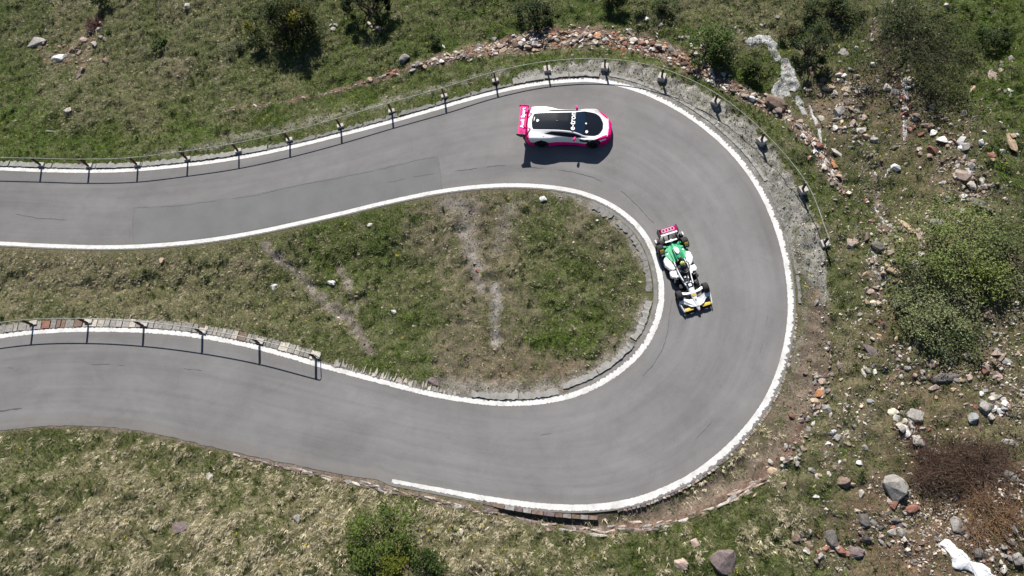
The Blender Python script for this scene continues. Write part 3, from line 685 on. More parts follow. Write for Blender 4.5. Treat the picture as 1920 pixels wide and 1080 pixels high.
PXM = lambda px, py: 1.0 / np.linalg.norm(unproj(px + .5, py) - unproj(px - .5, py))   # pixels per metre across
ROCKS = [
 # px, py, w, h, tilt (deg, clockwise in the picture), colour, height factor, label
 (1458,190,50,30,32,'brown',.7,'big dark brown boulder leaning beside the white cascade above the bend'),
 (1582,97,24,17,40,'grey',.3,'flat light grey slab lying in the grass right of the upper cascade'),
 (1500,87,17,12,30,'grey',.6,'grey stone between the upper cascade and the dark leafy shrub'),
 (1637,119,10,11,0,'white',.8,'round white stone at the foot of the big sparse willow thicket'),
 (1606,88,9,9,0,'white',.8,'small white stone right of the flat grey slab in the grass'),
 (1585,140,16,10,-15,'white',.6,'white stone at the top of the rubble above the tan boulder'),
 (1552,163,22,15,-15,'tan',.7,'tan and brown boulder in the rubble right of the cascade'),
 (1569,172,14,12,20,'pale',.6,'pale squarish stone just below the tan and brown boulder'),
 (1707,147,22,17,0,'cream',.7,'cream coloured stone under the lower left of the willow thicket'),
 (1574,207,28,20,-40,'grey',.8,'grey boulder with a deep shadow in the rubble right of the thin white stream'),
 (1540,222,13,19,-20,'pale',.4,'pale upright flat stone beside the thin end of the white stream'),
 (1862,144,15,30,-6,'pink',.3,'long pinkish wedge shaped slab in the green meadow at the right'),
 (1876,131,9,15,15,'pink',.4,'small pinkish slab next to the wedge shaped slab in the meadow'),
 (1897,263,14,46,-3,'tan',.25,'long narrow orange tan slab standing alone in the green at the right edge'),
 (1752,248,17,14,15,'white',.6,'white stone right of a dark flat rock in the upper rubble'),
 (1740,234,24,10,5,'brown',.5,'dark brown flat rock left of a white stone in the upper rubble'),
 (1680,312,22,16,10,'white',.8,'isolated round whitish boulder with a shadow beneath in the rubble'),
 (1575,290,46,9,47,'pale',.5,'long pale plank like stone lying slantwise outside the fence'),
 (1564,307,8,20,-8,'orange',.5,'narrow orange stone standing beside the long pale plank like stone'),
 (1507,241,36,8,32,'grey',.6,'long grey splinter of stone lying along the bank outside the fence'),
 (1675,276,21,10,-5,'dark',.5,'dark grey flat rock above the isolated whitish boulder'),
 (1807,327,32,22,38,'pink',.5,'large pinkish grey block in the stone heap at upper right'),
 (1768,341,15,10,10,'white',.6,'white stone left of the large pinkish grey block'),
 (1810,212,14,18,20,'dark',.7,'dark rock below the right end of the willow thicket'),
 (1824,166,24,11,-48,'tan',.5,'tan split rock under the willow thicket near the meadow'),
 (1725,279,12,9,20,'pale',.6,'small pale stone right of the dark grey flat rock'),
 (1813,274,20,16,0,'grey',.5,'rough grey rock above the stone heap at upper right'),
 (1847,348,16,12,20,'pale',.6,'pale stone at the right end of the heap above the dark boulder'),
 (1842,384,46,27,20,'dark',.8,'largest dark grey boulder at the top edge of the light green bushes'),
 (1759,418,27,22,15,'grey',.9,'rounded grey boulder left of the light green bushes'),
 (1702,424,12,42,-33,'tan',.35,'pointed orange tan sliver of rock left of the rounded grey boulder'),
 (1728,447,15,44,-6,'pink',.35,'long upright pinkish grey slab beside the pointed tan sliver'),
 (1598,454,25,19,20,'pink',.35,'flat pinkish grey stone in the grass left of the small waterfall'),
 (1627,443,19,21,15,'brown',.7,'brown boulder at the left of the small waterfall'),
 (1647,462,27,24,10,'dark',.6,'dark wet rock in the middle of the small waterfall'),
 (1674,505,34,16,40,'tan',.4,'tan brown slab right of the lower waterfall'),
 (1718,492,18,13,30,'grey',.3,'flat grey stone below the long upright slab'),
 (1729,476,15,10,25,'pale',.6,'pale stone at the foot of the long upright slab'),
 (1687,568,24,17,12,'grey',.7,'grey rock with a shadow below the waterfall, left of the bushes'),
 (1638,567,14,14,10,'cream',.6,'cream stone directly below the end of the waterfall'),
 (1633,658,46,20,48,'purple',.3,'long flat purplish slab lying slantwise right of the brown verge'),
 (1622,700,11,21,-15,'pale',.5,'small upright pale stone below the long purplish slab'),
 (1887,676,30,16,18,'grey',.4,'smooth light grey slab near the right edge below the bushes'),
 (1873,657,16,13,-20,'grey',.6,'grey stone just above the smooth light grey slab'),
 (1775,708,56,23,4,'dark',.6,'widest dark grey rock in the rubble below the bushes'),
 (1820,707,22,15,10,'pink',.6,'pinkish stone touching the right end of the widest dark rock'),
 (1853,588,16,22,0,'brown',.8,'reddish brown rock in the gap right of the bushes'),
 (1773,653,30,18,0,'grey',.5,'mottled grey rock under the lower edge of the bushes'),
 (1907,567,14,14,0,'pale',.7,'round pale stone at the right edge beside the bushes'),
 (1778,373,17,10,10,'white',.6,'white stone above the rounded grey boulder'),
 (1538,737,20,18,25,'orange',.6,'bright orange stone on top of the ledge beside the brown verge'),
 (1530,753,19,14,15,'tan',.6,'pale orange block just below the bright orange stone'),
 (1553,766,18,20,25,'grey',.7,'angular grey block right of the orange stones on the ledge'),
 (1545,716,24,15,10,'pink',.5,'pale pinkish slab above the bright orange stone'),
 (1675,772,21,14,-15,'cream',.6,'cream stone at the head of the pile in the lower right rubble'),
 (1721,778,32,23,25,'grey',.8,'angular grey rock with dark lower edge right of the cream stone'),
 (1724,825,31,22,18,'pale',.7,'pale rough rock at the foot of the pile in the lower right rubble'),
 (1612,868,23,11,42,'white',.6,'white elongated stone alone in the dry grass at lower right'),
 (1682,915,46,48,-15,'grey',.55,'biggest rounded grey boulder beside the brown withered shrub'),
 (1713,953,28,14,-28,'red',.4,'reddish slab leaning below the biggest rounded boulder'),
 (1583,903,28,23,10,'brown',.5,'dull brown rock left of the biggest rounded boulder'),
 (1616,925,11,16,10,'pale',.8,'small pale upright stone between the dull brown rock and the biggest boulder'),
 (1562,1012,28,38,10,'dark',.8,'tall dark grey craggy rock at the bottom of the stony slope'),
 (1602,1036,44,22,5,'purple',.6,'broad dark brownish rock right of the craggy one at the bottom'),
 (1523,882,18,15,15,'grey',.5,'grey stone in the grass right of the ledge'),
 (1470,863,17,11,42,'pale',.5,'pale block on the lower end of the ledge'),
 (1450,884,22,15,20,'tan',.5,'tan block at the lowest end of the ledge by the gutter'),
 (1795,985,22,34,0,'grey',.5,'grey rock in front of the brown withered shrub'),
 (1898,893,30,15,32,'grey',.3,'flat grey slab right of the brown withered shrub'),
 (1905,993,16,17,0,'blue',.6,'blue grey stone at the right edge below the withered shrub'),
 (1673,995,18,17,15,'pale',.7,'pale stone below the biggest rounded boulder'),
 (1687,983,15,28,0,'purple',.5,'dark upright rock right of the pale stone under the biggest boulder'),
 (1622,977,22,26,10,'dark',.6,'dark grey rock left of the pale stone under the biggest boulder'),
 (1827,783,19,23,10,'blue',.6,'bluish rounded stone below the pile at the far right'),
 (1877,770,19,11,5,'white',.6,'white block below the far right stone pile'),
 (1863,748,14,13,0,'pale',.7,'pale stone in the middle of the far right stone pile'),
 (1910,1048,20,22,0,'grey',.7,'speckled grey rock in the lower right corner'),
 (1886,1068,20,18,0,'pale',.7,'pale speckled rock left of the one in the lower right corner'),
 (1838,1037,21,18,5,'dark',.7,'dark greenish rock right of the snow patch'),
 (1897,830,36,13,15,'grey',.3,'long flat mossy grey slab near the right edge above the withered shrub'),
 (1633,752,16,11,10,'blue',.6,'light bluish stone left of the cream stone and the pile'),
 (1495,1005,20,18,0,'brown',.6,'brown stone at the left of the bottom rock group'),
 (1512,1018,20,14,20,'pink',.6,'pinkish stone between the brown stone and the craggy rock'),
 (62,77,42,25,12,'grey',.5,'big pale grey boulder in the upper left meadow'),
 (107,106,27,17,-8,'white',.8,'white topped boulder with a black hollow below, near the upper left corner'),
 (133,92,14,10,30,'brown',.6,'brown stone touching the right of the white topped boulder'),
 (146,142,12,13,0,'purple',.7,'small dark stone below the white topped boulder'),
 (126,206,14,11,-20,'pale',.4,'flat pale stone in the middle of the left meadow'),
 (89,246,40,6,3,'grey',.5,'long thin grey stone lying like a board above the lush grass strip'),
 (350,9,14,12,0,'pale',.7,'pale stone at the top edge of the left meadow'),
 (757,107,20,15,-35,'grey',.9,'lone grey stone with black shadow in the meadow above the stony bank'),
 (832,86,9,8,0,'white',.8,'small white stone beside the little bush above the bank'),
 (855,97,15,8,20,'pale',.5,'pale flat stone just above the stony bank'),
 (1213,34,15,11,0,'white',.6,'white stone in the grass above the top of the bend'),
 (1238,44,13,10,-15,'pale',.6,'pale stone right of the white one above the top of the bend'),
 (1283,127,11,9,0,'white',.7,'single white stone on the grass between bank and fence'),
 (620,528,18,13,25,'white',.7,'bright white stone beside the earth track on the island'),
 (512,538,16,11,-30,'white',.5,'white stone left of the earth track on the island'),
 (302,488,13,11,-20,'tan',.6,'tan stone on the narrow left part of the island'),
 (738,584,11,8,35,'white',.5,'small white stone in the middle of the island grass'),
 (776,612,13,8,-10,'pale',.5,'pale flat stone by a dark tuft on the island'),
 (694,422,14,9,20,'pale',.5,'pale stone near the inner white line at the top of the island'),
 (1018,372,14,11,-5,'white',.6,'white block at the top of the island next to the kerb'),
 (896,507,10,7,10,'red',.6,'small dark red stone on the gravel streak of the island'),
 (1120,413,7,6,0,'white',.7,'tiny white stone under the inner kerb at the right of the island'),
 (335,990,30,22,-20,'purple',.3,'dark purple brown slab in the dry grass at the lower left'),
 (290,986,15,13,35,'cream',.6,'cream stone left of the dark purple slab'),
 (400,997,12,7,-20,'dark',.5,'small dark stone right of the dark purple slab'),
 (104,973,11,11,-40,'purple',.6,'small dark stone near the left edge of the dry grass'),
 (392,894,15,17,0,'pale',.5,'pale rounded stone in the dry grass below the lower road'),
 (557,972,17,15,-40,'grey',.6,'grey white stone left of the green tree at the bottom'),
 (863,998,11,15,20,'cream',.4,'pale stone right of the green tree at the bottom'),
 (1357,1050,54,46,-25,'purple',.55,'large square dark purple boulder at the bottom edge'),
 (1279,1056,28,22,10,'pink',.5,'reddish grey rock left of the large square boulder'),
 (1303,1018,20,17,-10,'pink',.4,'dull pinkish stone above the reddish grey rock'),
 (813,715,30,14,12,'purple',.25,'flat dark grey slab by the white line at the bottom of the island'),
]
for k, (px, py, w, h, a, col, hf, lab) in enumerate(ROCKS):
    s = PXM(px, py); dx, dy = w / s / 2, h / s / 2 * 1.06
    dz = max(.07, hf * min(dx, dy) * 1.15)
    x, y, z = ground(px, py, dz * .7)
    big = w * h > 420
    me = boulder_mesh(500 + k) if big else (SLABS if hf < .45 else SMALL)[k % 12]
    name = 'boulder' if big else ('stone_slab' if hf < .45 else 'stone')
    c = np.array(PAL[col]) * random.uniform(.92, 1.12)
    tag(place(me, name, x, y, z + dz * .12, (dx * 1.08, dy * 1.08, dz), -math.radians(a), c, None, .12), lab, 'rock')

# loose small stones: zones (centre line, spread in px, number, size px, colours, label, group)
ZONES = [
 ([(1540, 150), (1600, 190), (1570, 230), (1620, 250)], 34, 40, (6, 15), ('pale', 'white', 'pink', 'grey', 'tan', 'brown'), 'small loose stone in the rubble between the cascade and the willow thicket', 'stones in the upper rubble'),
 ([(1690, 160), (1740, 240), (1800, 290), (1830, 340), (1780, 350)], 34, 48, (6, 15), ('pale', 'white', 'pink', 'grey', 'brown', 'red'), 'small loose stone in the rubble below the willow thicket', 'stones below the thicket'),
 ([(1880, 150), (1900, 220), (1870, 290), (1880, 80)], 40, 16, (6, 11), ('pale', 'white', 'tan'), 'small pale stone scattered in the green meadow at upper right', 'stones in the right meadow'),
 ([(1620, 470), (1690, 440), (1640, 560), (1650, 620)], 30, 26, (6, 13), ('pale', 'pink', 'brown', 'tan'), 'small loose stone around the small waterfall', 'stones round the waterfall'),
 ([(1640, 700), (1740, 690), (1860, 700), (1900, 640)], 34, 28, (6, 14), ('pale', 'grey', 'pink', 'tan', 'white'), 'small loose stone on the slope just below the light green bushes', 'stones below the bushes'),
 ([(1690, 780), (1705, 810), (1720, 800)], 16, 20, (7, 14), ('pale', 'grey', 'pink', 'white', 'red'), 'small stone heaped in the pile between the cream stone and the pale rough rock', 'stones of the lower pile'),
 ([(1840, 740), (1880, 760), (1860, 770)], 20, 20, (7, 15), ('pale', 'grey', 'dark', 'white'), 'small stone in the pile by the white block at the far right', 'stones of the far right pile'),
 ([(1490, 1000), (1560, 1030), (1640, 1000), (1690, 960), (1700, 1040)], 30, 32, (7, 16), ('brown', 'grey', 'pink', 'dark', 'pale', 'red'), 'small loose stone on the brown slope near the bottom edge', 'stones on the bottom slope'),
 ([(1790, 970), (1860, 1030), (1900, 1010)], 26, 16, (7, 14), ('grey', 'dark', 'pale'), 'small loose stone between the withered shrub and the snow patch', 'stones by the snow patch'),
 ([(1610, 790), (1590, 850), (1560, 930)], 40, 18, (5, 11), ('pale', 'white', 'grey', 'tan'), 'small stone in the dry grass right of the stone ledge', 'stones right of the ledge'),
 ([(90, 90), (140, 110), (180, 70), (195, 55)], 24, 18, (5, 11), ('pale', 'brown', 'pink', 'red'), 'small stone round the white topped boulder and the bare twigs', 'stones in the upper left'),
 ([(620, 42), (632, 50)], 9, 7, (5, 10), ('grey', 'pale'), 'small grey stone in the little heap between the two dark bushes at the top', 'stones of the little grey heap'),
 ([(690, 42), (704, 50)], 9, 8, (5, 10), ('pale', 'red', 'pink'), 'small pale or reddish stone in the little heap under the right dark bush', 'stones of the little reddish heap'),
 ([(1290, 70), (1320, 100), (1400, 70), (1380, 60)], 22, 16, (5, 10), ('white', 'pale', 'grey'), 'small pale stone in the grass left of the white cascade', 'stones left of the cascade'),
]
small_stones = []
for pts, sp, num, (s0_, s1_), cols, lab, grp in ZONES:
    L = smooth(pts, 2.0)
    for k in range(num):
        q = L[rng.integers(len(L))] + rng.normal(0, sp * .55, 2)
        if not (4 < q[0] < 1916 and 4 < q[1] < 1076): q = L[rng.integers(len(L))]
        s = PXM(*q); w = rng.uniform(s0_, s1_) * rng.uniform(1.0, 1.75) / s / 2; h = w * rng.uniform(.55, 1)
        x, y, z = ground(q[0], q[1], h * .4)
        if bil(SDIST, x, y) < .5: continue
        cn = random.choice(cols); small_stones.append((place(random.choice(SMALL + SLABS), 'stone', x, y, z + h * .12, (w, h, h * .75), random.uniform(0, 6.3), pick(cn), None, .4), q.copy(), w * s, cn, lab, grp))

# each small stone is told by its size, colour and the nearest bigger rock
CN = {'white': 'white', 'pale': 'pale', 'grey': 'grey', 'dark': 'dark grey', 'brown': 'brown', 'pink': 'pinkish', 'tan': 'tan', 'orange': 'orange', 'red': 'reddish', 'blue': 'bluish'}
def short(l):
    w = l.replace(',', ' ,').split(); out = []
    for t in w:
        if t in (',', 'in', 'at', 'right', 'left', 'beside', 'lying', 'leaning', 'with', 'next', 'standing', 'under', 'below', 'above', 'on', 'just', 'near', 'outside', 'touching', 'directly', 'alone', 'between', 'of', 'by', 'among'): break
        out.append(t)
    return ' '.join(out)
heads = [short(r[-1]) for r in ROCKS]
marks = [(r[0], r[1], h_) for r, h_ in zip(ROCKS, heads) if heads.count(h_) == 1 and len(h_.split()) <= 6]
def where(q, m):
    dx, dy = q[0] - m[0], q[1] - m[1]; dd = math.hypot(dx, dy)
    near_ = 'touching' if dd < 20 else ('just ' if dd < 42 else '')
    if dd < 20: return 'close against'
    a = math.degrees(math.atan2(dy, dx)) % 360
    return near_ + ('right of', 'below and right of', 'below', 'below and left of', 'left of', 'above and left of', 'above', 'above and right of')[int((a + 22.5) // 45) % 8]
used_ = set()
for o, q, sz, cn, lab, grp in small_stones:
    size = 'tiny' if sz < 3.6 else ('small' if sz < 5.4 else 'fist shaped')
    for mk in sorted(marks, key=lambda m: math.hypot(q[0] - m[0], q[1] - m[1]))[:5]:
        l = f"{size} {CN[cn]} stone {where(q, mk)} the {mk[2]}"
        if l not in used_ and len(l.split()) <= 16: break
    else:
        tag(o, lab, 'rock', grp); continue
    used_.add(l); tag(o, l, 'rock', grp)

# stony bank above the fence: a tumbled dry wall, stone by stone
bank = thing('stone_bank', 'long tumbled bank of reddish and pale stones in an arc above the fence', 'stone bank')
L = smooth(BANK_PX, 1.0); acc = np.concatenate([[0], np.cumsum(np.linalg.norm(np.diff(np.array(BANK_PX, float), axis=0), axis=1))])
wl = np.interp(np.arange(len(L)), acc, BANK_W); cum = np.cumsum(wl); Tn = np.gradient(L, axis=0)
extra_v, extra_f, extra_c = [], [], []
for k in range(2100):
    i = int(np.searchsorted(cum, rng.uniform(0, cum[-1]))); t = Tn[i] / np.linalg.norm(Tn[i])
    off = rng.normal(0, .48) * wl[i]; q = L[i] + np.array([-t[1], t[0]]) * off
    s = PXM(*q); big = k < 290
    ln = (rng.uniform(8, 19) if big else rng.uniform(3.5, 9)) * (.55 + .45 * min(1, wl[i] / 18)) / s / 2; wd = ln * rng.uniform(.32, .8)
    x, y, z = ground(q[0], q[1], .05)
    g0, g1 = unproj(q[0], q[1]), unproj(q[0] + t[0], q[1] + t[1]); a = math.atan2(g1[1] - g0[1], g1[0] - g0[0]) + rng.normal(0, .45)
    orange = max(math.exp(-((q[0] - 1045) / 26) ** 2), .8 * math.exp(-((q[0] - 1160) / 22) ** 2), .9 * math.exp(-((q[0] - 1290) / 24) ** 2), .5 * math.exp(-((q[0] - 700) / 60) ** 2))
    col = pick('orange', 'tan', 'red') if rng.random() < orange * .6 else pick('pink', 'pale', 'pink', 'brown', 'red', 'white', 'pale', 'tan', 'brown', 'grey')
    if big:
        place(random.choice(SLABS + SMALL), 'stone', x, y, z + wd * .2 + rng.uniform(0, .06), (ln, wd, wd * rng.uniform(.35, .6)), a, col, bank, .3)
    else:
        me_ = SMALL[k % 24]; co = np.array([v.co[:] for v in me_.vertices]) * [ln, wd, wd * .7]; ca, sa = math.cos(a), math.sin(a)
        co = np.column_stack([co[:, 0] * ca - co[:, 1] * sa + x, co[:, 0] * sa + co[:, 1] * ca + y, co[:, 2] + z + wd * .2])
        b0 = sum(len(v) for v in extra_v); extra_v.append(co); extra_f += [tuple(j + b0 for j in p.vertices) for p in me_.polygons]; extra_c += [col] * len(co)
me = np_mesh('rubble', np.vstack(extra_v), np.array(extra_f), M_PEBBLE, np.array(extra_c)); tag(link('rubble', me, bank), kind='stuff')

# stone ledge and gutter below the bend
ledge = thing('stone_ledge', 'curved ledge of flat broken stones along the brown verge at lower right', 'stone ledge')
L = smooth([(1556, 640), (1550, 690), (1540, 720), (1528, 765), (1512, 800), (1496, 835), (1476, 862), (1452, 888), (1420, 908), (1380, 930), (1330, 955), (1270, 978), (1200, 992), (1120, 997), (1040, 988), (970, 972)], 1.0)
Tn = np.gradient(L, axis=0)
for k in range(150):
    i = rng.integers(len(L)); t = Tn[i] / np.linalg.norm(Tn[i]); up = L[i][1] < 890
    q = L[i] + np.array([-t[1], t[0]]) * (rng.normal(-6, 11) if up else rng.normal(0, 5)); s = PXM(*q)
    ln = (rng.uniform(8, 18) if up else rng.uniform(12, 34)) / s / 2; wd = ln * (rng.uniform(.4, .8) if up else rng.uniform(.14, .3))
    x, y, z = ground(q[0], q[1], .03); g0, g1 = unproj(q[0], q[1]), unproj(q[0] + t[0], q[1] + t[1])
    if bil(SDIST, x, y) < .4: continue
    place(random.choice(SLABS if not up else SMALL), 'stone', x, y, z + .015, (ln, wd, .09 if up else .025), math.atan2(g1[1] - g0[1], g1[0] - g0[0]) + rng.normal(0, .5 if up else .1), pick('grey', 'pale', 'pink', 'grey', 'purple', 'brown'), ledge, .15)
gut = thing('stone_gutter', 'shallow gutter of flat purplish stones along the grass verge of the lower road', 'gutter')
L = smooth([(425, 846), (500, 866), (560, 880), (640, 899), (720, 916), (800, 934), (870, 950), (950, 967)], 1.0); Tn = np.gradient(L, axis=0)
for k in range(110):
    i = rng.integers(len(L)); t = Tn[i] / np.linalg.norm(Tn[i]); wd_ = 1.5 + 5 * i / len(L)
    q = L[i] + np.array([-t[1], t[0]]) * rng.normal(1, wd_ * .7); s = PXM(*q); ln = rng.uniform(9, 28) / s / 2; wd = ln * rng.uniform(.16, .35)
    x, y, z = ground(q[0], q[1], .03); g0, g1 = unproj(q[0], q[1]), unproj(q[0] + t[0], q[1] + t[1])
    if bil(SDIST, x, y) < .12: continue
    place(random.choice(SLABS), 'stone', x, y, z + .02, (ln, wd, .025), math.atan2(g1[1] - g0[1], g1[0] - g0[0]) + rng.normal(0, .1), pick('purple', 'brown', 'brown', 'grey', 'pale', 'purple', 'pink'), gut, .08)

# ------------------------------------------------------------------ water and snow
WATER_LIFT = .05
def sheet(name, pts, widths, mat_, seed, lift=.05, amp=.07, step=.07, rag_=.35):
    P = smooth(gpts(pts), step); N = normals(P); r = np.random.default_rng(seed)
    w = np.interp(np.linspace(0, 1, len(P)), np.linspace(0, 1, len(widths)), widths) / 40.0
    a = np.arange(len(P)); k = 11
    l = w * (1 + rag_ * (fbm(a / 4.0, a * 0 + seed, seed, 4) - .5) * 3.2); rr = w * (1 + rag_ * (fbm(a / 4.0, a * 0 + seed + 50, seed + 9, 4) - .5) * 3.2)
    V = []
    for j in range(k):
        t = j / (k - 1); Q = P + N * (l * (1 - t) - rr * t)[:, None]
        z = bil(HZ, Q[:, 0], Q[:, 1]) + WATER_LIFT * math.sin(math.pi * t) ** .5 + amp * (fbm(Q[:, 0] / .25, Q[:, 1] / .25, seed, 4) - .5) * 2 * math.sin(math.pi * t) - (.08 if j in (0, k - 1) else 0)
        V.append(np.column_stack([Q, z]))
    ii = np.arange(k * len(P)).reshape(k, len(P))
    return np.vstack(V), np.stack([ii[:-1, :-1], ii[1:, :-1], ii[1:, 1:], ii[:-1, 1:]], -1).reshape(-1, 4)
def water(parts, name, m, seed):
    VV, FF, b = [], [], 0
    for j, (pts, wd) in enumerate(parts):
        V, F = sheet(name, pts, wd, m, seed + j); VV.append(V); FF.append(F + b); b += len(V)
    return tag(link(name, np_mesh(name, np.vstack(VV), np.vstack(FF), m, None, True)), kind='structure')
water([([(1400, 76), (1420, 72), (1440, 70), (1450, 82), (1456, 96), (1462, 106)], [9, 14, 16, 17, 13, 7]),
       ([(1446, 72), (1440, 66)], [5, 4]),
       ([(1472, 104), (1478, 116), (1484, 124), (1492, 140)], [9, 14, 16, 10]),
       ([(1474, 124), (1478, 138), (1474, 152), (1466, 165), (1460, 172)], [11, 20, 26, 25, 14]), ([(1490, 140), (1496, 150), (1492, 160)], [10, 12, 7]),
       ([(1500, 168), (1506, 182), (1512, 196), (1514, 206)], [7, 9, 8, 5]), ([(1524, 186), (1528, 205), (1532, 225), (1536, 245), (1540, 275)], [2, 4.5, 4, 3.5, 1.5])], 'stream', M_FOAM, 40)
WATER_LIFT = .015
water([([(1690, 140), (1694, 160), (1697, 185), (1694, 210)], [3, 6, 5, 2]), ([(1694, 226), (1696, 245), (1694, 268)], [3, 5, 2]), ([(1640, 322), (1645, 340)], [2, 3]), ([(1664, 318), (1658, 335)], [3, 2]),
       ([(1637, 384), (1646, 398), (1652, 410), (1660, 422), (1670, 434)], [1.5, 3, 3.5, 4, 5]), ([(1640, 450), (1632, 466), (1638, 480), (1634, 492)], [3, 4, 5, 3]), ([(1660, 452), (1652, 470), (1644, 482)], [2, 3, 2]),
       ([(1632, 500), (1638, 514), (1646, 520), (1644, 534)], [2, 3, 4, 2]), ([(1652, 518), (1658, 530), (1648, 536)], [2, 2, 2]), ([(1628, 470), (1622, 490), (1628, 505)], [1.5, 2.5, 1.5])], 'brook', M_BROOK, 60)
P = gpts([(1748, 1020), (1756, 1010), (1763, 1016), (1773, 1027), (1784, 1030), (1793, 1044), (1800, 1054), (1814, 1058), (1828, 1066), (1838, 1078), (1850, 1096), (1826, 1098), (1806, 1082), (1794, 1068), (1772, 1064), (1764, 1052), (1758, 1036)])
Pc = P.mean(0); ring = smooth(np.vstack([P, P[:1]]), .06)[:-1]; ring = ring + normals(ring) * (.34 * (fbm(ring[:, 0] / .28, ring[:, 1] / .28, 91, 4) - .5))[:, None]; VV = []
for t in (1.0, .97, .9, .7, .35, .01):
    Q = Pc + (ring - Pc) * t; z = bil(HZ, Q[:, 0], Q[:, 1]) + (.0 if t == 1 else .07 + .04 * (1 - t)) + .06 * (fbm(Q[:, 0] / .5, Q[:, 1] / .5, 77, 3) - .5) - (.1 if t == 1 else 0)
    VV.append(np.column_stack([Q, z]))
nr = len(ring); ii = np.arange(6 * nr).reshape(6, nr)
F = np.stack([ii[:-1], ii[1:], np.roll(ii[1:], -1, 1), np.roll(ii[:-1], -1, 1)], -1).reshape(-1, 4)
V = np.vstack(VV)
tag(link('snow_patch', np_mesh('snow_patch', V, F, M_SNOW, None, True)), 'crisp white patch of old snow at the bottom edge on the stony slope', 'snow')

# ------------------------------------------------------------------ grass, pebbles, flowers
def visible(n_, margin=3.0):
    x = rng.uniform(GX0 + 3, GX1 - 3, n_ * 2); y = rng.uniform(GY0 + 3, GY1 - 3, n_ * 2)
    px, py = proj(x, y, 0.0); m = margin * 40
    k = (px > -m) & (px < 1920 + m) & (py > -m) & (py < 1080 + m)
    return x[k][:n_], y[k][:n_]
def blades(x, y, nb, length, width, lean, col, seed, colvar=.18, az0=None, spread=None):
    """tufts of nb blades; every blade one triangle"""
    r = np.random.default_rng(seed); n_ = len(x); z = bil(HZ, x, y)
    X = np.repeat(x, nb); Y = np.repeat(y, nb); Z = np.repeat(z, nb) - .015; Ln = np.repeat(length, nb) * r.uniform(.55, 1.25, n_ * nb); W = np.repeat(width, nb) * r.uniform(.7, 1.3, n_ * nb)
    az = r.uniform(0, 2 * np.pi, n_ * nb)
    if az0 is not None: az = np.repeat(az0, nb) + np.repeat(spread, nb) * r.uniform(-1, 1, n_ * nb)
    le = np.clip(np.repeat(lean, nb) + r.normal(0, .25, n_ * nb), .1, 1.45)
    X = X + np.cos(az) * .02 + r.normal(0, .02, n_ * nb); Y = Y + np.sin(az) * .02 + r.normal(0, .02, n_ * nb)
    tx, ty, tz = np.cos(az) * np.sin(le), np.sin(az) * np.sin(le), np.cos(le)
    V = np.empty((n_ * nb, 3, 3))
    V[:, 0] = np.column_stack([X - np.sin(az) * W / 2, Y + np.cos(az) * W / 2, Z]); V[:, 1] = np.column_stack([X + np.sin(az) * W / 2, Y - np.cos(az) * W / 2, Z])
    V[:, 2] = np.column_stack([X + tx * Ln, Y + ty * Ln, Z + tz * Ln])
    c = np.repeat(col, nb, 0) * (1 + r.normal(0, colvar, (n_ * nb, 1)))
    return V.reshape(-1, 3), np.repeat(np.clip(c, .005, .9), 3, 0)

x, y = visible(490000)
cov, dry, lush, sdv = bil(COVER, x, y), bil(DRY, x, y), bil(LUSH, x, y), bil(SDIST, x, y)
dens = fbm(x / .45, y / .45, 200, 3)
ok = (sdv > .16) & (rng.random(len(x)) < np.clip(cov * (.35 + 1.1 * dens), 0, 1))
pxv, pyv = proj(x, y, 0.0)
for pts, w in (([(868, 745), (960, 748), (1050, 740), (1110, 715), (1165, 675), (1204, 620), (1216, 560), (1210, 500), (1190, 440), (1150, 400), (1100, 378)], 14), ([(-60, 630), (60, 612), (164, 608), (268, 613), (378, 625), (485, 645), (592, 672)], 11)):
    ok &= line_mask(pxv, pyv, pts, w, .05) < .5
x, y, dry, lush = x[ok], y[ok], dry[ok], lush[ok]
n_ = len(x)
lowl = proj(x, y, 0.0)[1] > 800
isdry = rng.random(n_) < np.where(lowl, np.clip(.12 * dry + .95 * sstep(.38, .60, fbm(x / .42, y / .42, 215, 3) + .40 * (dry - .72)), 0, 1), np.clip(dry * 1.15 * (.35 + 1.3 * fbm(x / .38, y / .38, 210, 2)), 0, 1))
u = rng.random((n_, 1)); lv = np.clip(lush[:, None] + rng.normal(0, .18, (n_, 1)), 0, 1)
green = (np.array([.120, .138, .054]) * (1 - lv) + np.array([.112, .172, .024]) * lv) * (.55 + .95 * u)
straw = (np.array([.20, .18, .095]) * (1 - u ** 1.4) + np.array([.64, .575, .42]) * u ** 1.4)
green = green * (.5 + 1.2 * vnoise(x / .16, y / .16, 221))[:, None]; straw = straw * (.62 + .75 * vnoise(x / .14, y / .14, 222))[:, None]
col = np.where(isdry[:, None], straw, green)
lower = ((p0 := proj(x, y, 0.0))[1] > 800)
rt = sstep(1460, 1540, pxv[ok])
straw_k = 1 - .5 * rt
col = np.where(isdry[:, None], col * straw_k[:, None] * np.where(lower, 1.1, .98)[:, None], col * np.where(lower & (rt < .5), .72, 1)[:, None])
ln = np.where(isdry, rng.uniform(.10, .24, n_) * np.where(lower & (rt < .5), 1.2, .85 - .2 * rt), rng.uniform(.08, .19, n_) * (.8 + .4 * lush))
wd = np.where(isdry, np.where(lower, .032, .022), .026) * rng.uniform(.8, 1.3, n_)
lean = np.where(isdry, 1.05, 1.05)
az0 = np.where(lower, -np.pi / 2 + rng.normal(0, 1.1, n_), rng.uniform(0, 2 * np.pi, n_)); spr = np.where(isdry, .75, np.pi)
V, cc_ = blades(x, y, 6, ln, wd, lean, col, 5, .18, az0, spr)
me = np_mesh('grass', V, np.arange(len(V)).reshape(-1, 3), M_GRASS, cc_)
tag(link('grass', me), kind='stuff')

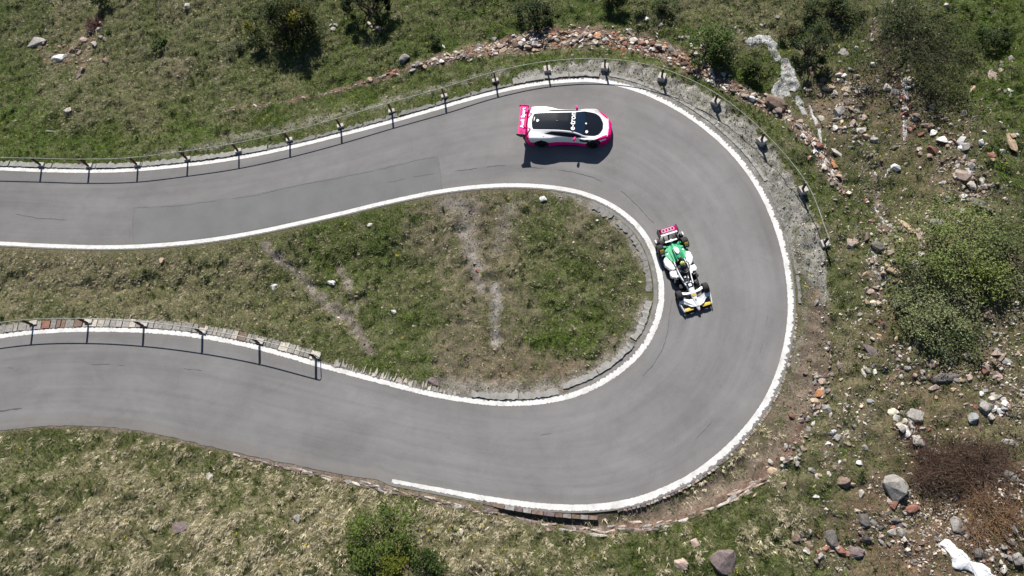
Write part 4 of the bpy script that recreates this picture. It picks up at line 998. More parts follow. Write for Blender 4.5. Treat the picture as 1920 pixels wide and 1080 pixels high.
# herb clumps: broad leaved dark green tufts dotted over the turf
x, y = visible(18500)
cov, lush, sdv = bil(COVER, x, y), bil(LUSH, x, y), bil(SDIST, x, y)
ok = (sdv > .5) & (rng.random(len(x)) < cov * (.2 + .8 * lush) * sstep(.42, .62, fbm(x / 1.1, y / 1.1, 230, 3))); x, y = x[ok], y[ok]
u = rng.random((len(x), 1)); col = np.array([.035, .062, .014]) * (.6 + .8 * u) + np.array([.02, .02, 0]) * rng.random((len(x), 1))
V, cc_ = blades(x, y, 16, rng.uniform(.12, .26, len(x)), rng.uniform(.03, .05, len(x)), np.full(len(x), .75), col, 6)
tag(link('herbs', np_mesh('herbs', V, np.arange(len(V)).reshape(-1, 3), M_GRASS, cc_)), kind='stuff')

# pebbles: low four sided chips
def chips(name, x, y, size, col, seed):
    r = np.random.default_rng(seed); n_ = len(x); z = bil(HZ, x, y); V = np.empty((n_, 5, 3)); a0 = r.uniform(0, 6.3, n_); e = r.uniform(.5, 1, n_)
    for k in range(4):
        a = a0 + k * np.pi / 2 + r.normal(0, .3, n_); rr = size * r.uniform(.7, 1.2, n_) * (1 if k % 2 else e)
        V[:, k] = np.column_stack([x + rr * np.cos(a), y + rr * np.sin(a), z - .02])
    V[:, 4] = np.column_stack([x + r.normal(0, .3, n_) * size, y + r.normal(0, .3, n_) * size, z + size * r.uniform(.45, .9, n_)])
    b = np.arange(n_)[:, None] * 5
    F = np.vstack([b + [[0, 1, 4]], b + [[1, 2, 4]], b + [[2, 3, 4]], b + [[3, 0, 4]]])
    return tag(link(name, np_mesh(name, V.reshape(-1, 3), F, M_PEBBLE, np.repeat(col, 5, 0))), kind='stuff')
x, y = visible(215000)
gr, rd, cov, sdv = bil(GREY, x, y), bil(RED, x, y), bil(COVER, x, y), bil(SDIST, x, y)
pxv, pyv = proj(x, y, 0.0)
right = sstep(1480, 1560, pxv)
ok = (sdv > .25) & (rng.random(len(x)) < np.clip(gr * .95 + (1 - cov) * (.16 + .5 * right) * sstep(.42, .6, fbm(x / .8, y / .8, 240, 3)), 0, 1)); x, y, gr, rd = x[ok], y[ok], gr[ok], rd[ok]
u = rng.random((len(x), 1)); base = np.array([.27, .258, .238]) * gr[:, None] + (1 - gr[:, None]) * (np.array([.30, .255, .21]) * (1 - rd[:, None] * .5) + np.array([.26, .175, .13]) * rd[:, None] * .5)
chips('gravel', x, y, rng.gamma(2.2, .013, len(x)) + .014, np.clip(base * (.3 + 1.9 * u ** 1.4), 0, .75), 8)
# the pale crumbs that dot the stony slope
x, y = visible(260000); pxv, pyv = proj(x, y, 0.0); ok = (bil(SDIST, x, y) > .8) & (rng.random(len(x)) < sstep(1470, 1600, pxv) * np.clip(1.1 - bil(COVER, x, y), .03, 1) ** 1.3 * sstep(.30, .66, fbm(x / 1.3, y / 1.3, 250, 3))); x, y = x[ok], y[ok]
u = rng.random((len(x), 1)); w_ = rng.random((len(x), 1))
chips('stone_chips', x, y, rng.gamma(2.0, .022, len(x)) + .022, np.clip((np.array([.36, .285, .235]) * w_ + np.array([.30, .285, .265]) * (1 - w_)) * (.4 + 1.35 * u), 0, .7), 9)

# the mass of middling stones in the gullies, too many to pick apart
gz = [([(1500, 130), (1560, 170), (1600, 200), (1570, 240), (1630, 270)], 40, 420), ([(1650, 90), (1690, 150), (1740, 240), (1800, 290), (1840, 340), (1780, 370)], 36, 620), ([(1610, 440), (1690, 430), (1640, 540), (1650, 640)], 34, 330),
      ([(1640, 690), (1740, 700), (1860, 700), (1900, 640)], 36, 380), ([(1700, 780), (1720, 810), (1690, 800)], 24, 120), ([(1840, 730), (1890, 770), (1860, 770)], 30, 190), ([(1490, 1010), (1560, 1030), (1640, 1000), (1690, 960), (1720, 1040)], 36, 360),
      ([(1780, 980), (1860, 1040), (1910, 1010)], 34, 180), ([(1545, 700), (1520, 770), (1480, 850), (1450, 890)], 14, 190), ([(1600, 800), (1570, 900)], 50, 90), ([(1290, 60), (1330, 110), (1420, 60), (1440, 20)], 26, 130), ([(1880, 100), (1900, 300)], 40, 60), ([(90, 95), (140, 120), (185, 60)], 24, 90), ([(1560, 330), (1600, 390), (1570, 480)], 26, 90)]
gv_, gf_, gcol, gb = [], [], [], 0
for pts, sp, num in gz:
    L = smooth(pts, 2.0)
    for _ in range(int(num * .68)):
        q = L[rng.integers(len(L))] + rng.normal(0, sp * .6, 2); s = PXM(*q); w = (3.0 + rng.gamma(1.7, 2.0)) / s / 2; h = w * rng.uniform(.5, 1)
        x, y, z = ground(q[0], q[1])
        if bil(SDIST, x, y) < .6: continue
        me_ = SMALL[rng.integers(24)]; co = np.array([v.co[:] for v in me_.vertices]) * [w, h, h * .7]; a = rng.uniform(0, 6.3); ca, sa = math.cos(a), math.sin(a)
        gv_.append(np.column_stack([co[:, 0] * ca - co[:, 1] * sa + x, co[:, 0] * sa + co[:, 1] * ca + y, co[:, 2] + z + h * .15])); gf_.append(np.array([p.vertices[:] for p in me_.polygons]) + gb); gb += len(co)
        gcol += [pick('pale', 'pink', 'pink', 'grey', 'pale', 'brown', 'brown', 'dark', 'pink', 'red', 'tan')] * len(co)
gcol = np.array(gcol) * .76
tag(link('rubble', np_mesh('rubble', np.vstack(gv_), np.vstack(gf_), M_PEBBLE, np.array(gcol))), kind='stuff')
x, y = visible(9000); ok = (bil(SDIST, x, y) > .5) & (rng.random(len(x)) < .07 * sstep(.45, .6, fbm(x / 2.5, y / 2.5, 260, 2))); x, y = x[ok], y[ok]
V, cc_ = blades(x, y, 5, np.full(len(x), .05), np.full(len(x), .05), np.full(len(x), 1.2), np.tile([[.62, .50, .04]], (len(x), 1)), 12, .1); V[:, 2] += .10
tag(link('flowers', np_mesh('flowers', V, np.arange(len(V)).reshape(-1, 3), M_GRASS, cc_)), kind='stuff')

# ------------------------------------------------------------------ bushes and trees
def shrub(name, label, cat, px, py, rad, hgt, nleaf, leaf, ca, cb, nclump, seed, stem=(.10, .075, .06), ry=None, tight=.30, group=None, bare=0, part='foliage'):
    r = np.random.default_rng(seed); ry = ry or rad
    x, y, z = ground(px, py, hgt * .5)
    root = thing(name, label, cat, (x, y, z), 0, group)
    th = r.uniform(0, 2 * np.pi, nclump); rr = np.sqrt(r.random(nclump)) * .92; hz = np.clip(1 - rr ** 2.2, .05, 1) * r.uniform(.6, 1.0, nclump) + .12
    lob = .55 + 1.05 * vnoise(th * 1.3 + seed, th * 0 + seed * 3.7, seed); rr = rr * np.where(nclump > 12, lob, 1)
    cl = np.column_stack([rr * np.cos(th) * rad, rr * np.sin(th) * ry, hz * hgt])
    cs = r.uniform(.4, 1.45, nclump) * tight * min(rad, ry)
    st = MB()
    ns = min(nclump, 26)
    for k in range(ns):
        b = Vector((r.normal(0, .10 * rad), r.normal(0, .10 * ry), -.08)); e = Vector(cl[k]); m = b.lerp(e, .5) + Vector((r.normal(0, .08) * rad, r.normal(0, .08) * rad, .12 * hgt))
        w = .022 + .012 * hgt
        st.tube([b, b.lerp(m, .5), m, m.lerp(e, .55), e], [w, w * .8, w * .6, w * .42, w * .18], 5, False)
    st.build('stems', mat_col('bark', stem), root, True)
    if nleaf:
        k = r.integers(0, nclump, nleaf); P = cl[k] + np.clip(r.normal(0, 1, (nleaf, 3)), -2.1, 2.1) * (cs[k][:, None] * np.array([.62, .62, .5]))
        P[:, 2] = np.maximum(P[:, 2], .03)
        nrm = r.normal(0, .75, (nleaf, 3)) + [0, .25, 1.5]; nrm /= np.linalg.norm(nrm, axis=1)[:, None]
        a = np.cross(nrm, r.normal(0, 1, (nleaf, 3))); a /= np.linalg.norm(a, axis=1)[:, None]; b = np.cross(nrm, a)
        s = (leaf * r.uniform(.6, 1.35, nleaf))[:, None]
        V = np.stack([P - a * s, P - b * s * .5 + nrm * s * .1, P + a * s, P + b * s * .5 + nrm * s * .1], 1)
        t = np.clip(r.random(nclump) * .9, 0, 1)[k][:, None] + r.normal(0, .12, (nleaf, 1)); t = np.clip(t, 0, 1)
        c = (np.array(ca) * (1 - t) + np.array(cb) * t) * r.uniform(.75, 1.25, (nleaf, 1))
        me = np_mesh(part, V.reshape(-1, 3), np.arange(nleaf * 4).reshape(-1, 4), M_LEAF, np.repeat(c, 4, 0)); link(part, me, root)
    if bare:
        # bare twigs: thin curved blades fanning out of the base
        bc = r.integers(0, 9, bare); ba = r.uniform(0, 6.28, 9); br = r.uniform(.1, .75, 9); az = r.uniform(0, 2 * np.pi, bare); le = r.uniform(.15, 1.45, bare); L_ = r.uniform(.4, 1, bare)
        s0 = np.column_stack([(br * np.cos(ba))[bc] * rad + r.normal(0, .12 * rad, bare), (br * np.sin(ba))[bc] * ry + r.normal(0, .12 * ry, bare), np.zeros(bare)]); L_ = L_ * r.uniform(.5, 1.0, 9)[bc]
        d = np.column_stack([np.cos(az) * np.sin(le) * rad, np.sin(az) * np.sin(le) * ry, np.cos(le) * hgt]) * L_[:, None]
        side = np.column_stack([-np.sin(az), np.cos(az), np.zeros(bare)]) * .008
        mid = s0 + d * .5 + [0, 0, .1 * hgt]; V = np.stack([s0 - side, s0 + side, mid + side * .7, mid - side * .7, s0 + d], 1)
        b = np.arange(bare)[:, None] * 5; F = np.vstack([b + [[0, 1, 2]], b + [[0, 2, 3]], b + [[3, 2, 4]]])
        c = np.array(stem) * r.uniform(.5, 1.8, (bare, 1)); me = np_mesh('twigs', V.reshape(-1, 3), F, M_TWIG, np.repeat(c, 5, 0)); link('twigs', me, root)
    return root
_mc = {}
def mat_col(name, c):
    if c not in _mc: _mc[c] = mat(name, c, .85, spec=.2)
    return _mc[c]
DG, MG, LG, YG, OL = (.026, .042, .011), (.06, .095, .022), (.085, .125, .04), (.17, .175, .02), (.06, .068, .022)
shrub('bush', 'big dark bush with yellow green sprays at the top edge of the meadow', 'bush', 536, 34, 2.2, 2.7, 8500, .065, DG, (.075, .095, .02), 44, 1, ry=1.8)
shrub('bush', 'yellow green bush top growing out of the front of the big dark bush', 'bush', 556, 34, .9, 2.9, 2300, .06, (.08, .09, .02), (.24, .22, .03), 10, 2)
shrub('bush', 'small yellow green bush at the left foot of the big dark bush', 'bush', 478, 50, .7, 1.6, 1700, .06, MG, (.20, .19, .02), 9, 3)
shrub('bush', 'dark green bush cut by the top edge, second from the left', 'bush', 688, 0, 2.0, 2.2, 5400, .065, DG, (.03, .05, .014), 22, 4, ry=.9)
shrub('bush', 'round dark grey green bush above the stony bank', 'bush', 1000, 24, .95, 1.2, 2600, .06, DG, (.06, .085, .03), 16, 5)
shrub('bush', 'low dark bush at the top edge above the bend', 'bush', 1150, -8, 1.4, 1.1, 2600, .06, DG, MG, 16, 6, ry=.7)
shrub('bush', 'small green bush in the meadow above the bank', 'bush', 812, 78, .55, .6, 800, .055, DG, MG, 8, 7)
shrub('bush', 'loose grey green bush at the top edge left of the stream', 'bush', 1250, 14, .9, .7, 1200, .055, OL, LG, 12, 8)
shrub('bush', 'bright green bush just outside the bend, left of the white cascade', 'bush', 1338, 82, 1.25, 1.5, 4200, .065, (.05, .085, .018), (.11, .165, .035), 22, 9, ry=1.5)
shrub('bush', 'dark leafy shrub right of the white cascade', 'bush', 1522, 78, .9, 1.9, 2200, .06, DG, (.06, .09, .03), 13, 10)
shrub('bush', 'olive brown low shrub above the white cascade', 'bush', 1476, 62, .7, .5, 900, .05, (.06, .05, .02), (.09, .08, .025), 9, 11)
shrub('bush', 'green bush at the top edge left of the willow thicket', 'bush', 1562, 18, 1.6, 1.0, 3200, .06, (.04, .06, .018), (.075, .10, .035), 16, 12, ry=1.0)
shrub('thicket', 'wide sparse olive willow thicket at the upper right', 'thicket', 1722, 78, 3.1, 1.2, 6000, .05, (.032, .045, .013), (.07, .092, .026), 60, 13, (.05, .044, .026), ry=3.0, tight=.27, bare=350)
shrub('thicket', 'grey green willow clump at the top edge over the thicket', 'thicket', 1690, 12, 1.5, 1.1, 2300, .05, (.06, .08, .03), (.12, .155, .07), 18, 14)
shrub('thicket', 'low olive willow clump at the lower end of the thicket', 'thicket', 1760, 172, 1.8, .8, 2000, .05, (.035, .046, .015), (.08, .098, .03), 20, 15, (.05, .044, .026), bare=150)
shrub('bush', 'dark green bush in the lush grass of the upper right corner', 'bush', 1868, 66, .9, .9, 1500, .06, DG, MG, 12, 16)
shrub('bush', 'large light green bush at the right, the biggest of its clump', 'bush', 1800, 468, 2.4, 1.1, 5600, .06, (.12, .155, .055), (.24, .29, .09), 54, 17, ry=2.4)
shrub('bush', 'grey green bush below the largest light green bush', 'bush', 1752, 590, 2.2, .8, 4200, .06, (.14, .165, .07), (.27, .30, .15), 44, 18, ry=1.7)
shrub('bush', 'darker green bush cut by the right edge beside the light green one', 'bush', 1904, 470, 1.5, 1.3, 2900, .055, (.07, .095, .035), (.15, .18, .075), 28, 19, ry=2.4)
shrub('bush', 'small yellow green bush at the right foot of the largest light green bush', 'bush', 1848, 520, 1.2, .9, 1900, .055, (.12, .16, .035), (.24, .28, .05), 16, 20)
shrub('bush', 'thin grey green bush at the left of the light green clump', 'bush', 1715, 530, 1.1, .6, 1100, .05, (.08, .10, .05), (.16, .19, .10), 14, 21)
shrub('bush', 'green bush at the lower right of the light green clump', 'bush', 1800, 640, 1.2, .6, 1300, .055, (.06, .085, .032), (.13, .165, .07), 14, 22)
shrub('tree', 'bushy mid green tree in the dry grass below the road end of the white line', 'tree', 716, 1010, 1.65, 1.1, 5600, .055, (.065, .10, .022), (.15, .20, .04), 36, 23, ry=1.4)
shrub('bush', 'yellow green bush at the bottom edge under the mid green tree', 'bush', 744, 1062, .75, 1.3, 2000, .055, (.09, .11, .014), (.18, .185, .02), 10, 24)
shrub('bush', 'dark green bush at the bottom edge right of the yellow green one', 'bush', 792, 1066, .8, 1.0, 1800, .06, DG, MG, 11, 25)
shrub('dead_shrub', 'brown withered shrub of dry twigs in the lower right corner', 'shrub', 1846, 894, 2.8, .65, 600, .05, (.07, .05, .035), (.12, .085, .055), 26, 26, (.055, .034, .024), ry=1.8, bare=2300)
shrub('dead_shrub', 'smaller brown heap of dry twigs left of the withered shrub', 'shrub', 1752, 872, 1.8, .5, 250, .05, (.07, .05, .035), (.12, .085, .055), 14, 27, (.06, .038, .028), bare=1200)
shrub('dead_shrub', 'tawny dry twigs below the withered shrub by the right edge', 'shrub', 1872, 978, 1.6, .5, 150, .05, (.07, .05, .035), (.12, .085, .055), 12, 28, (.15, .09, .05), bare=800)
shrub('dead_shrub', 'leafless reddish twigs of a shrub in the upper left meadow', 'shrub', 174, 42, .95, .8, 0, .05, DG, MG, 22, 29, (.10, .045, .04), bare=260)
shrub('bush', 'small bright green herb clump in the left meadow', 'bush', 298, 84, .5, .4, 520, .075, (.05, .085, .015), (.09, .14, .025), 8, 30, ry=.75)
shrub('bush', 'faint grey green shrub left below the big dark bush', 'bush', 442, 92, .7, .5, 700, .05, (.045, .058, .025), (.075, .09, .045), 9, 31)
shrub('bush', 'dark bush cut by the top edge near the upper left corner', 'bush', 190, 0, .8, .8, 1300, .06, DG, MG, 10, 32, ry=.6)
shrub('bush', 'low olive bush on the slope between bright bush and cascade', 'bush', 1412, 128, .8, .5, 1300, .06, (.05, .07, .018), (.085, .11, .025), 10, 33)

# ------------------------------------------------------------------ vehicles
P_WHITE = mat('white_paint', (.78, .78, .78), .28, coat=.6); P_PINK = mat('pink_paint', (.80, .003, .205), .5, coat=.0, spec=.15); P_BLACK = mat('black_gloss', (.006, .007, .010), .13, coat=.6)
P_GLASS = mat('dark_glass', (.008, .018, .035), .06, coat=.3); P_CARBON = mat('carbon', (.008, .008, .010), .45); P_TYRE = mat('tyre_rubber', (.014, .0135, .0135), .85)
P_GREEN = mat('green_paint', (.022, .36, .155), .38, coat=.4); P_GREEN2 = mat('dark_green_paint', (.010, .20, .095), .4, coat=.3); P_GREEN3 = mat('pale_green_paint', (.30, .62, .42), .4)
P_YEL = mat('yellow_paint', (.62, .44, .055), .4, coat=.3); P_GREYM = mat('grey_metal', (.22, .23, .25), .4, .6); P_LETTER = mat('white_lettering', (.80, .80, .80), .5)
P_LINE = mat('pale_pink_lettering', (.80, .22, .45), .5); P_SIDE = mat('window_glass', (.012, .012, .014), .08)

def pchip(xk, yk, x):
    xk, yk = np.array(xk, float), np.array(yk, float); h = np.diff(xk); d = np.diff(yk) / h; m = np.zeros(len(xk))
    for i in range(1, len(xk) - 1):
        if d[i - 1] * d[i] > 0:
            w1, w2 = 2 * h[i] + h[i - 1], h[i] + 2 * h[i - 1]; m[i] = (w1 + w2) / (w1 / d[i - 1] + w2 / d[i])
    m[0], m[-1] = d[0], d[-1]
    i = np.clip(np.searchsorted(xk, x, 'right') - 1, 0, len(h) - 1); t = (x - xk[i]) / h[i]
    return (2 * t ** 3 - 3 * t ** 2 + 1) * yk[i] + (t ** 3 - 2 * t ** 2 + t) * h[i] * m[i] + (-2 * t ** 3 + 3 * t ** 2) * yk[i + 1] + (t ** 3 - t ** 2) * h[i] * m[i + 1]

def text(name, s, size, m, parent, loc, ex, ey, ext=.002, bold=.0):
    """flat lettering: ex = reading direction, ey = up of the letters"""
    cu = bpy.data.curves.new(name, 'FONT'); cu.body = s; cu.size = size; cu.align_x = 'CENTER'; cu.align_y = 'CENTER'; cu.extrude = ext; cu.offset = bold
    tmp = bpy.data.objects.new(name, cu); me = bpy.data.meshes.new_from_object(tmp); bpy.data.objects.remove(tmp); bpy.data.curves.remove(cu)
    me.name = name; me.materials.clear(); me.materials.append(m)
    o = link(name, me, parent); ex, ey = Vector(ex).normalized(), Vector(ey); ez = ex.cross(ey).normalized(); ey = ez.cross(ex)
    o.matrix_local = Matrix([[ex[0], ey[0], ez[0], loc[0]], [ex[1], ey[1], ez[1], loc[1]], [ex[2], ey[2], ez[2], loc[2]], [0, 0, 0, 1]]); return o

def wheel(parent, c, r, w, rim_r, rimm, spokes=10):
    """tyre with rim and spokes as one wheel part"""
    t = MB().disc_tube((0, 0, 0), rim_r, r, w, 32).build('wheel', P_TYRE, parent, True, loc=c)
    b = MB()
    b.disc_tube((0, 0, 0), rim_r * .86, rim_r * 1.01, w * .9, 28)
    for k in range(spokes):
        a = 2 * math.pi * k / spokes; R = Matrix.Rotation(-a, 3, 'Y')
        for s in (-1, 1): b.box(R @ Vector((rim_r * .46, 0, 0)) + Vector((0, s * w * .36, 0)), (rim_r * .9, .02, .045), rot=R)
    b.disc_tube((0, 0, 0), .0, rim_r * .22, w * .82, 12)
    b.build('rim', rimm, t, True)
    return t

def heading(a, za, b, zb):
    A, B = unproj(*a, za), unproj(*b, zb); return A, B, math.atan2(B[1] - A[1], B[0] - A[0])

# ---- the pink, white and black sports car; x forward from the tail, y left
A, B, hd = heading((987.0, 235.5), .55, (1147.0, 241), .45)
LEN = 4.78
mid_ = (A + B) / 2
car = thing('sports_car', 'white, pink and black sports car with a big pink rear wing', 'car', (mid_[0], mid_[1], 0), hd)
car.scale = (1, 1.05, 1.04)
ORG = -LEN / 2
K = np.array([ # x, zc, wr, zr, wl, zl, wb, zb, ws, zs, wm, zm, wd, zd
 [0.00, .80, .56, .79, .63, .785, .73, .77, .80, .74, .83, .58, .80, .34],
 [0.12, .89, .54, .885, .64, .87, .79, .83, .92, .79, .96, .60, .93, .24],
 [0.30, .98, .51, .97, .62, .945, .79, .88, 1.0, .83, 1.05, .62, .99, .18],
 [0.90, 1.10, .53, 1.085, .62, 1.05, .76, .92, 1.02, .87, 1.085, .64, 1.02, .15],
 [1.40, 1.17, .54, 1.15, .62, 1.11, .80, .88, .98, .83, 1.02, .58, .98, .13],
 [1.80, 1.205, .55, 1.18, .63, 1.135, .83, .85, .90, .80, .945, .54, .93, .12],
 [2.30, 1.20, .57, 1.165, .65, 1.12, .86, .82, .885, .78, .92, .52, .92, .12],
 [2.62, 1.15, .60, 1.115, .68, 1.07, .875, .80, .89, .77, .92, .50, .92, .12],
 [3.00, 1.01, .68, .98, .755, .94, .88, .79, .91, .77, .94, .50, .93, .12],
 [3.30, .875, .755, .85, .82, .82, .885, .785, .965, .78, 1.0, .51, .97, .13],
 [3.80, .765, .72, .755, .81, .765, .88, .78, .965, .795, 1.02, .55, .98, .15],
 [4.10, .69, .58, .685, .70, .70, .77, .72, .86, .73, .90, .52, .90, .15],
 [4.35, .62, .48, .62, .58, .635, .65, .645, .73, .64, .77, .48, .74, .14],
 [4.58, .54, .36, .54, .44, .54, .50, .54, .57, .53, .61, .40, .59, .13],
 [4.71, .47, .26, .47, .32, .465, .36, .46, .41, .45, .45, .34, .43, .13],
 [4.78, .40, .20, .40, .27, .395, .31, .39, .35, .38, .40, .31, .38, .14]])
NXS, SUB = 300, 8
for c_, k_ in ((1, 1.0), (3, .95), (5, .85)): K[:, c_] -= k_ * .62 * np.clip(K[:, 1] - .92, 0, 1) if c_ != 1 else 0
K[:, 1] -= .62 * np.clip(K[:, 1] - .92, 0, 1)
xs = np.linspace(0, LEN, NXS); cp = [pchip(K[:, 0], K[:, c], xs) for c in range(1, 14)]
yk = [np.zeros(NXS), cp[1], cp[3], cp[5], cp[7], cp[9], cp[11]]; zk = [cp[0], cp[2], cp[4], cp[6], cp[8], cp[10], cp[12]]
pos_ = np.concatenate([np.linspace(j, j + 1, (14 if j == 0 else SUB), endpoint=False) for j in range(6)] + [[6.0]])
def crv(keys):
    out = []
    Kk = [2 * keys[0] - keys[1] if keys is zk else -keys[1]] + keys + [2 * keys[-1] - keys[-2]]
    if keys is zk: Kk[0] = keys[1]
    for p_ in pos_:
        j = min(int(p_), 5); t = p_ - j; a, b, c, d = Kk[j], Kk[j + 1], Kk[j + 2], Kk[j + 3]
        m1, m2 = (c - a) * .32, (d - b) * .32
        out.append((2 * t ** 3 - 3 * t ** 2 + 1) * b + (t ** 3 - 2 * t ** 2 + t) * m1 + (-2 * t ** 3 + 3 * t ** 2) * c + (t ** 3 - t ** 2) * m2)
    return np.array(out)
Yh, Zh = crv(yk), crv(zk); nv_ = len(pos_)
Yf = np.vstack([-Yh[:0:-1], Yh]); Zf = np.vstack([Zh[:0:-1], Zh]); pf = np.concatenate([-pos_[:0:-1], pos_])
rows = len(pf); XX = np.broadcast_to(xs, Yf.shape)
ii = np.arange(rows * NXS).reshape(rows, NXS)
Fq = np.stack([ii[:-1, :-1], ii[:-1, 1:], ii[1:, 1:], ii[1:, :-1]], -1).reshape(-1, 4)[:, ::-1]
fx = ((XX[:-1, :-1] + XX[1:, 1:]) / 2).ravel(); fz = ((Zf[:-1, :-1] + Zf[1:, 1:]) / 2).ravel(); fy = ((Yf[:-1, :-1] + Yf[1:, 1:]) / 2).ravel()
fp = np.broadcast_to(((pf[:-1] + pf[1:]) / 2)[:, None], (rows - 1, NXS - 1)).ravel(); ap = np.abs(fp); zone = ap.astype(int); left = fp > 0
reg = np.full(len(Fq), 'body', object)
wc = [(.92, .36), (3.80, .35)]
# black centre: rear glass and roof, windscreen, bonnet
ws_top = 2.55 + .10 * (1 - (fy / .6) ** 2); ws_bot = 3.20 + .12 * (1 - (fy / .75) ** 2)
hood_end = 4.30 - .30 * np.clip((np.abs(fy) - .12) / .55, 0, 1) ** 1.6
r0 = (zone == 0)
reg[r0 & (fx > .34 + .10 * (np.abs(fy) / .5) ** 3) & (fx < ws_top)] = 'roof'
reg[r0 & (fx >= ws_top) & (fx < ws_bot)] = 'windscreen'
reg[r0 & (fx >= ws_bot) & (fx < hood_end)] = 'bonnet'
t2 = ap - 2
win = (zone == 2) & (fx > 1.0) & (fx < 3.12) & (t2 > .10 + .9 * np.clip((1.55 - fx) / .55, 0, 1) ** 1.5) & (t2 < .9 - .15 * np.clip((fx - 2.8) / .32, 0, 1)) 
reg[win & left] = 'winL'; reg[win & ~left] = 'winR'
lamp = (ap > 2.3) & (ap < 4.6) & (fx > 3.88 + .22 * np.clip(4.2 - ap, 0, 2)) & (fx < 4.54)
reg[lamp & left] = 'lampL'; reg[lamp & ~left] = 'lampR'
reg[(fx > 4.58 + .08 * np.clip(.5 - np.abs(fy), 0, 1)) | ((fx > 4.5) & (zone >= 4))] = 'front'
reg[(fx < .11 + .13 * np.clip(np.abs(fy) / .9, 0, 1) ** 2) | ((fx < .30) & (zone >= 4) & (fz < .7))] = 'rear'
sill = (zone == 5) & (ap > 5.25) & (fx > .3) & (fx < 4.5)
reg[sill & left] = 'sillL'; reg[sill & ~left] = 'sillR'
side = (zone >= 4)
for cx, cz in wc: reg[side & ((fx - cx) ** 2 + (fz - cz) ** 2 < .40 ** 2)] = 'cut'
# dark scoop behind the front wheel
reg[(zone == 4) & (fx > 3.05) & (fx < 3.55) & (ap > 4.25) & (ap < 4.8)] = 'vent'
Vall = np.stack([XX + ORG, Yf, Zf], -1).reshape(-1, 3)
def region(key, name, m, parent=car):
    k = reg == key
    if not k.any(): return None
    u_, inv = np.unique(Fq[k], return_inverse=True)
    return link(name, np_mesh(name, Vall[u_], inv.reshape(-1, 4), m, None, True), parent)
body = region('body', 'body', P_WHITE); region('roof', 'roof', P_BLACK); region('windscreen', 'windscreen', P_GLASS); region('bonnet', 'bonnet', P_BLACK)
for s in 'LR': region('win' + s, 'side_window', P_SIDE); region('lamp' + s, 'headlight_panel', P_PINK); region('sill' + s, 'sill', P_PINK)
region('front', 'front_bumper', P_PINK); region('rear', 'rear_bumper', P_PINK); region('vent', 'side_vent', P_CARBON)
fl = MB(); fl.prism([(ORG + .05, -.82), (ORG + .05, .82), (ORG + .5, .95), (ORG + 1.6, .93), (ORG + 3.2, .93), (ORG + 4.3, .80), (ORG + LEN - .06, .34), (ORG + LEN - .06, -.34), (ORG + 4.3, -.80), (ORG + 3.2, -.93), (ORG + 1.6, -.93), (ORG + .5, -.95)], .10, .16)
for cx, cz in wc: fl.box((ORG + cx, 0, cz - .03), (.84, 1.45, .44))
fl.box((ORG + .03, 0, .5), (.05, 1.5, .5)); fl.box((ORG + LEN - .10, 0, .26), (.06, .6, .2))
fl.build('floor', P_CARBON, car)
sp = MB().prism([(ORG + 4.1, -.92), (ORG + 4.1, .92), (ORG + 4.5, .76), (ORG + 4.76, .48), (ORG + 4.83, 0), (ORG + 4.76, -.48), (ORG + 4.5, -.76)], .09, .13).build('splitter', P_PINK, car)
di = MB()
for y_ in np.linspace(-.6, .6, 5): di.box((ORG + .0, y_, .24), (.34, .02, .2))
di.box((ORG + .06, 0, .26), (.3, 1.5, .03)); di.build('diffuser', P_CARBON, car)
for cx, cz in wc:
    for s in (-1, 1): wheel(car, (ORG + cx, s * .885, cz), cz, .27, .255, P_CARBON)
for s in (-1, 1):
    mi = MB().box((ORG + 2.78, s * .99, .86), (.13, .22, .12), rz=s * .25, taper=.8).build('mirror', P_PINK, car, True, bevel=.03)
    MB().box((ORG + 2.82, s * .90, .81), (.05, .14, .03), rot=Matrix.Rotation(-s * .4, 3, 'X')).build('mirror_arm', P_PINK, mi)
# rear wing on two swan necks
WZ = 1.05
wv, wf = [], []
prof = [(-.20, .035), (-.10, .03), (.05, .012), (.20, 0), (.20, -.018), (.05, -.02), (-.10, -.012), (-.20, .02)]
wg = MB()
ys = np.linspace(-.91, .91, 15)
Vw = [(ORG - .16 + px_, y_, WZ + pz_) for y_ in ys for px_, pz_ in prof]
Fw = [(i * 8 + k, i * 8 + (k + 1) % 8, (i + 1) * 8 + (k + 1) % 8, (i + 1) * 8 + k) for i in range(14) for k in range(8)] + [tuple(range(8))[::-1], tuple(range(112, 120))]
wing = wg.raw(Vw, Fw).build('rear_wing', P_PINK, car, True)
for s in (-1, 1):
    e = MB().prism([(ORG - .46, WZ - .06), (ORG - .42, WZ + .07), (ORG + .10, WZ + .03), (ORG + .08, WZ - .20), (ORG - .20, WZ - .24)], 0, .018).build('endplate', P_PINK if s > 0 else P_CARBON, wing)
    e.matrix_local = Matrix(((1, 0, 0, 0), (0, 0, -1, s * .92 + .009), (0, 1, 0, 0), (0, 0, 0, 1)))
    b = MB(); b.tube([(ORG + .30, s * .48, .93), (ORG + .12, s * .48, 1.05), (ORG - .04, s * .48, 1.09), (ORG - .14, s * .48, WZ + .02)], [.03, .028, .024, .02], 6); b.build('wing_strut', P_PINK, wing, True)
text('wing_lettering', 'Audi Sport', .29, P_LETTER, wing, (ORG - .17, .12, WZ + .040), (0, 1, 0), (-1, 0, -.06), .004, .006)
rg = MB()
for q in (0, .085):
    for (x0, y0), (x1, y1) in (((-.09, -.72), (.04, -.76)), ((.04, -.76), (.09, -.70)), ((.09, -.70), (-.04, -.66)), ((-.04, -.66), (-.09, -.72))):
        rg.tube([(ORG - .17 + x0, y0 - q, WZ + .038 - x0 * .06), (ORG - .17 + x1, y1 - q, WZ + .038 - x1 * .06)], .009, 4)
rg.build('wing_emblem', P_LINE, wing)
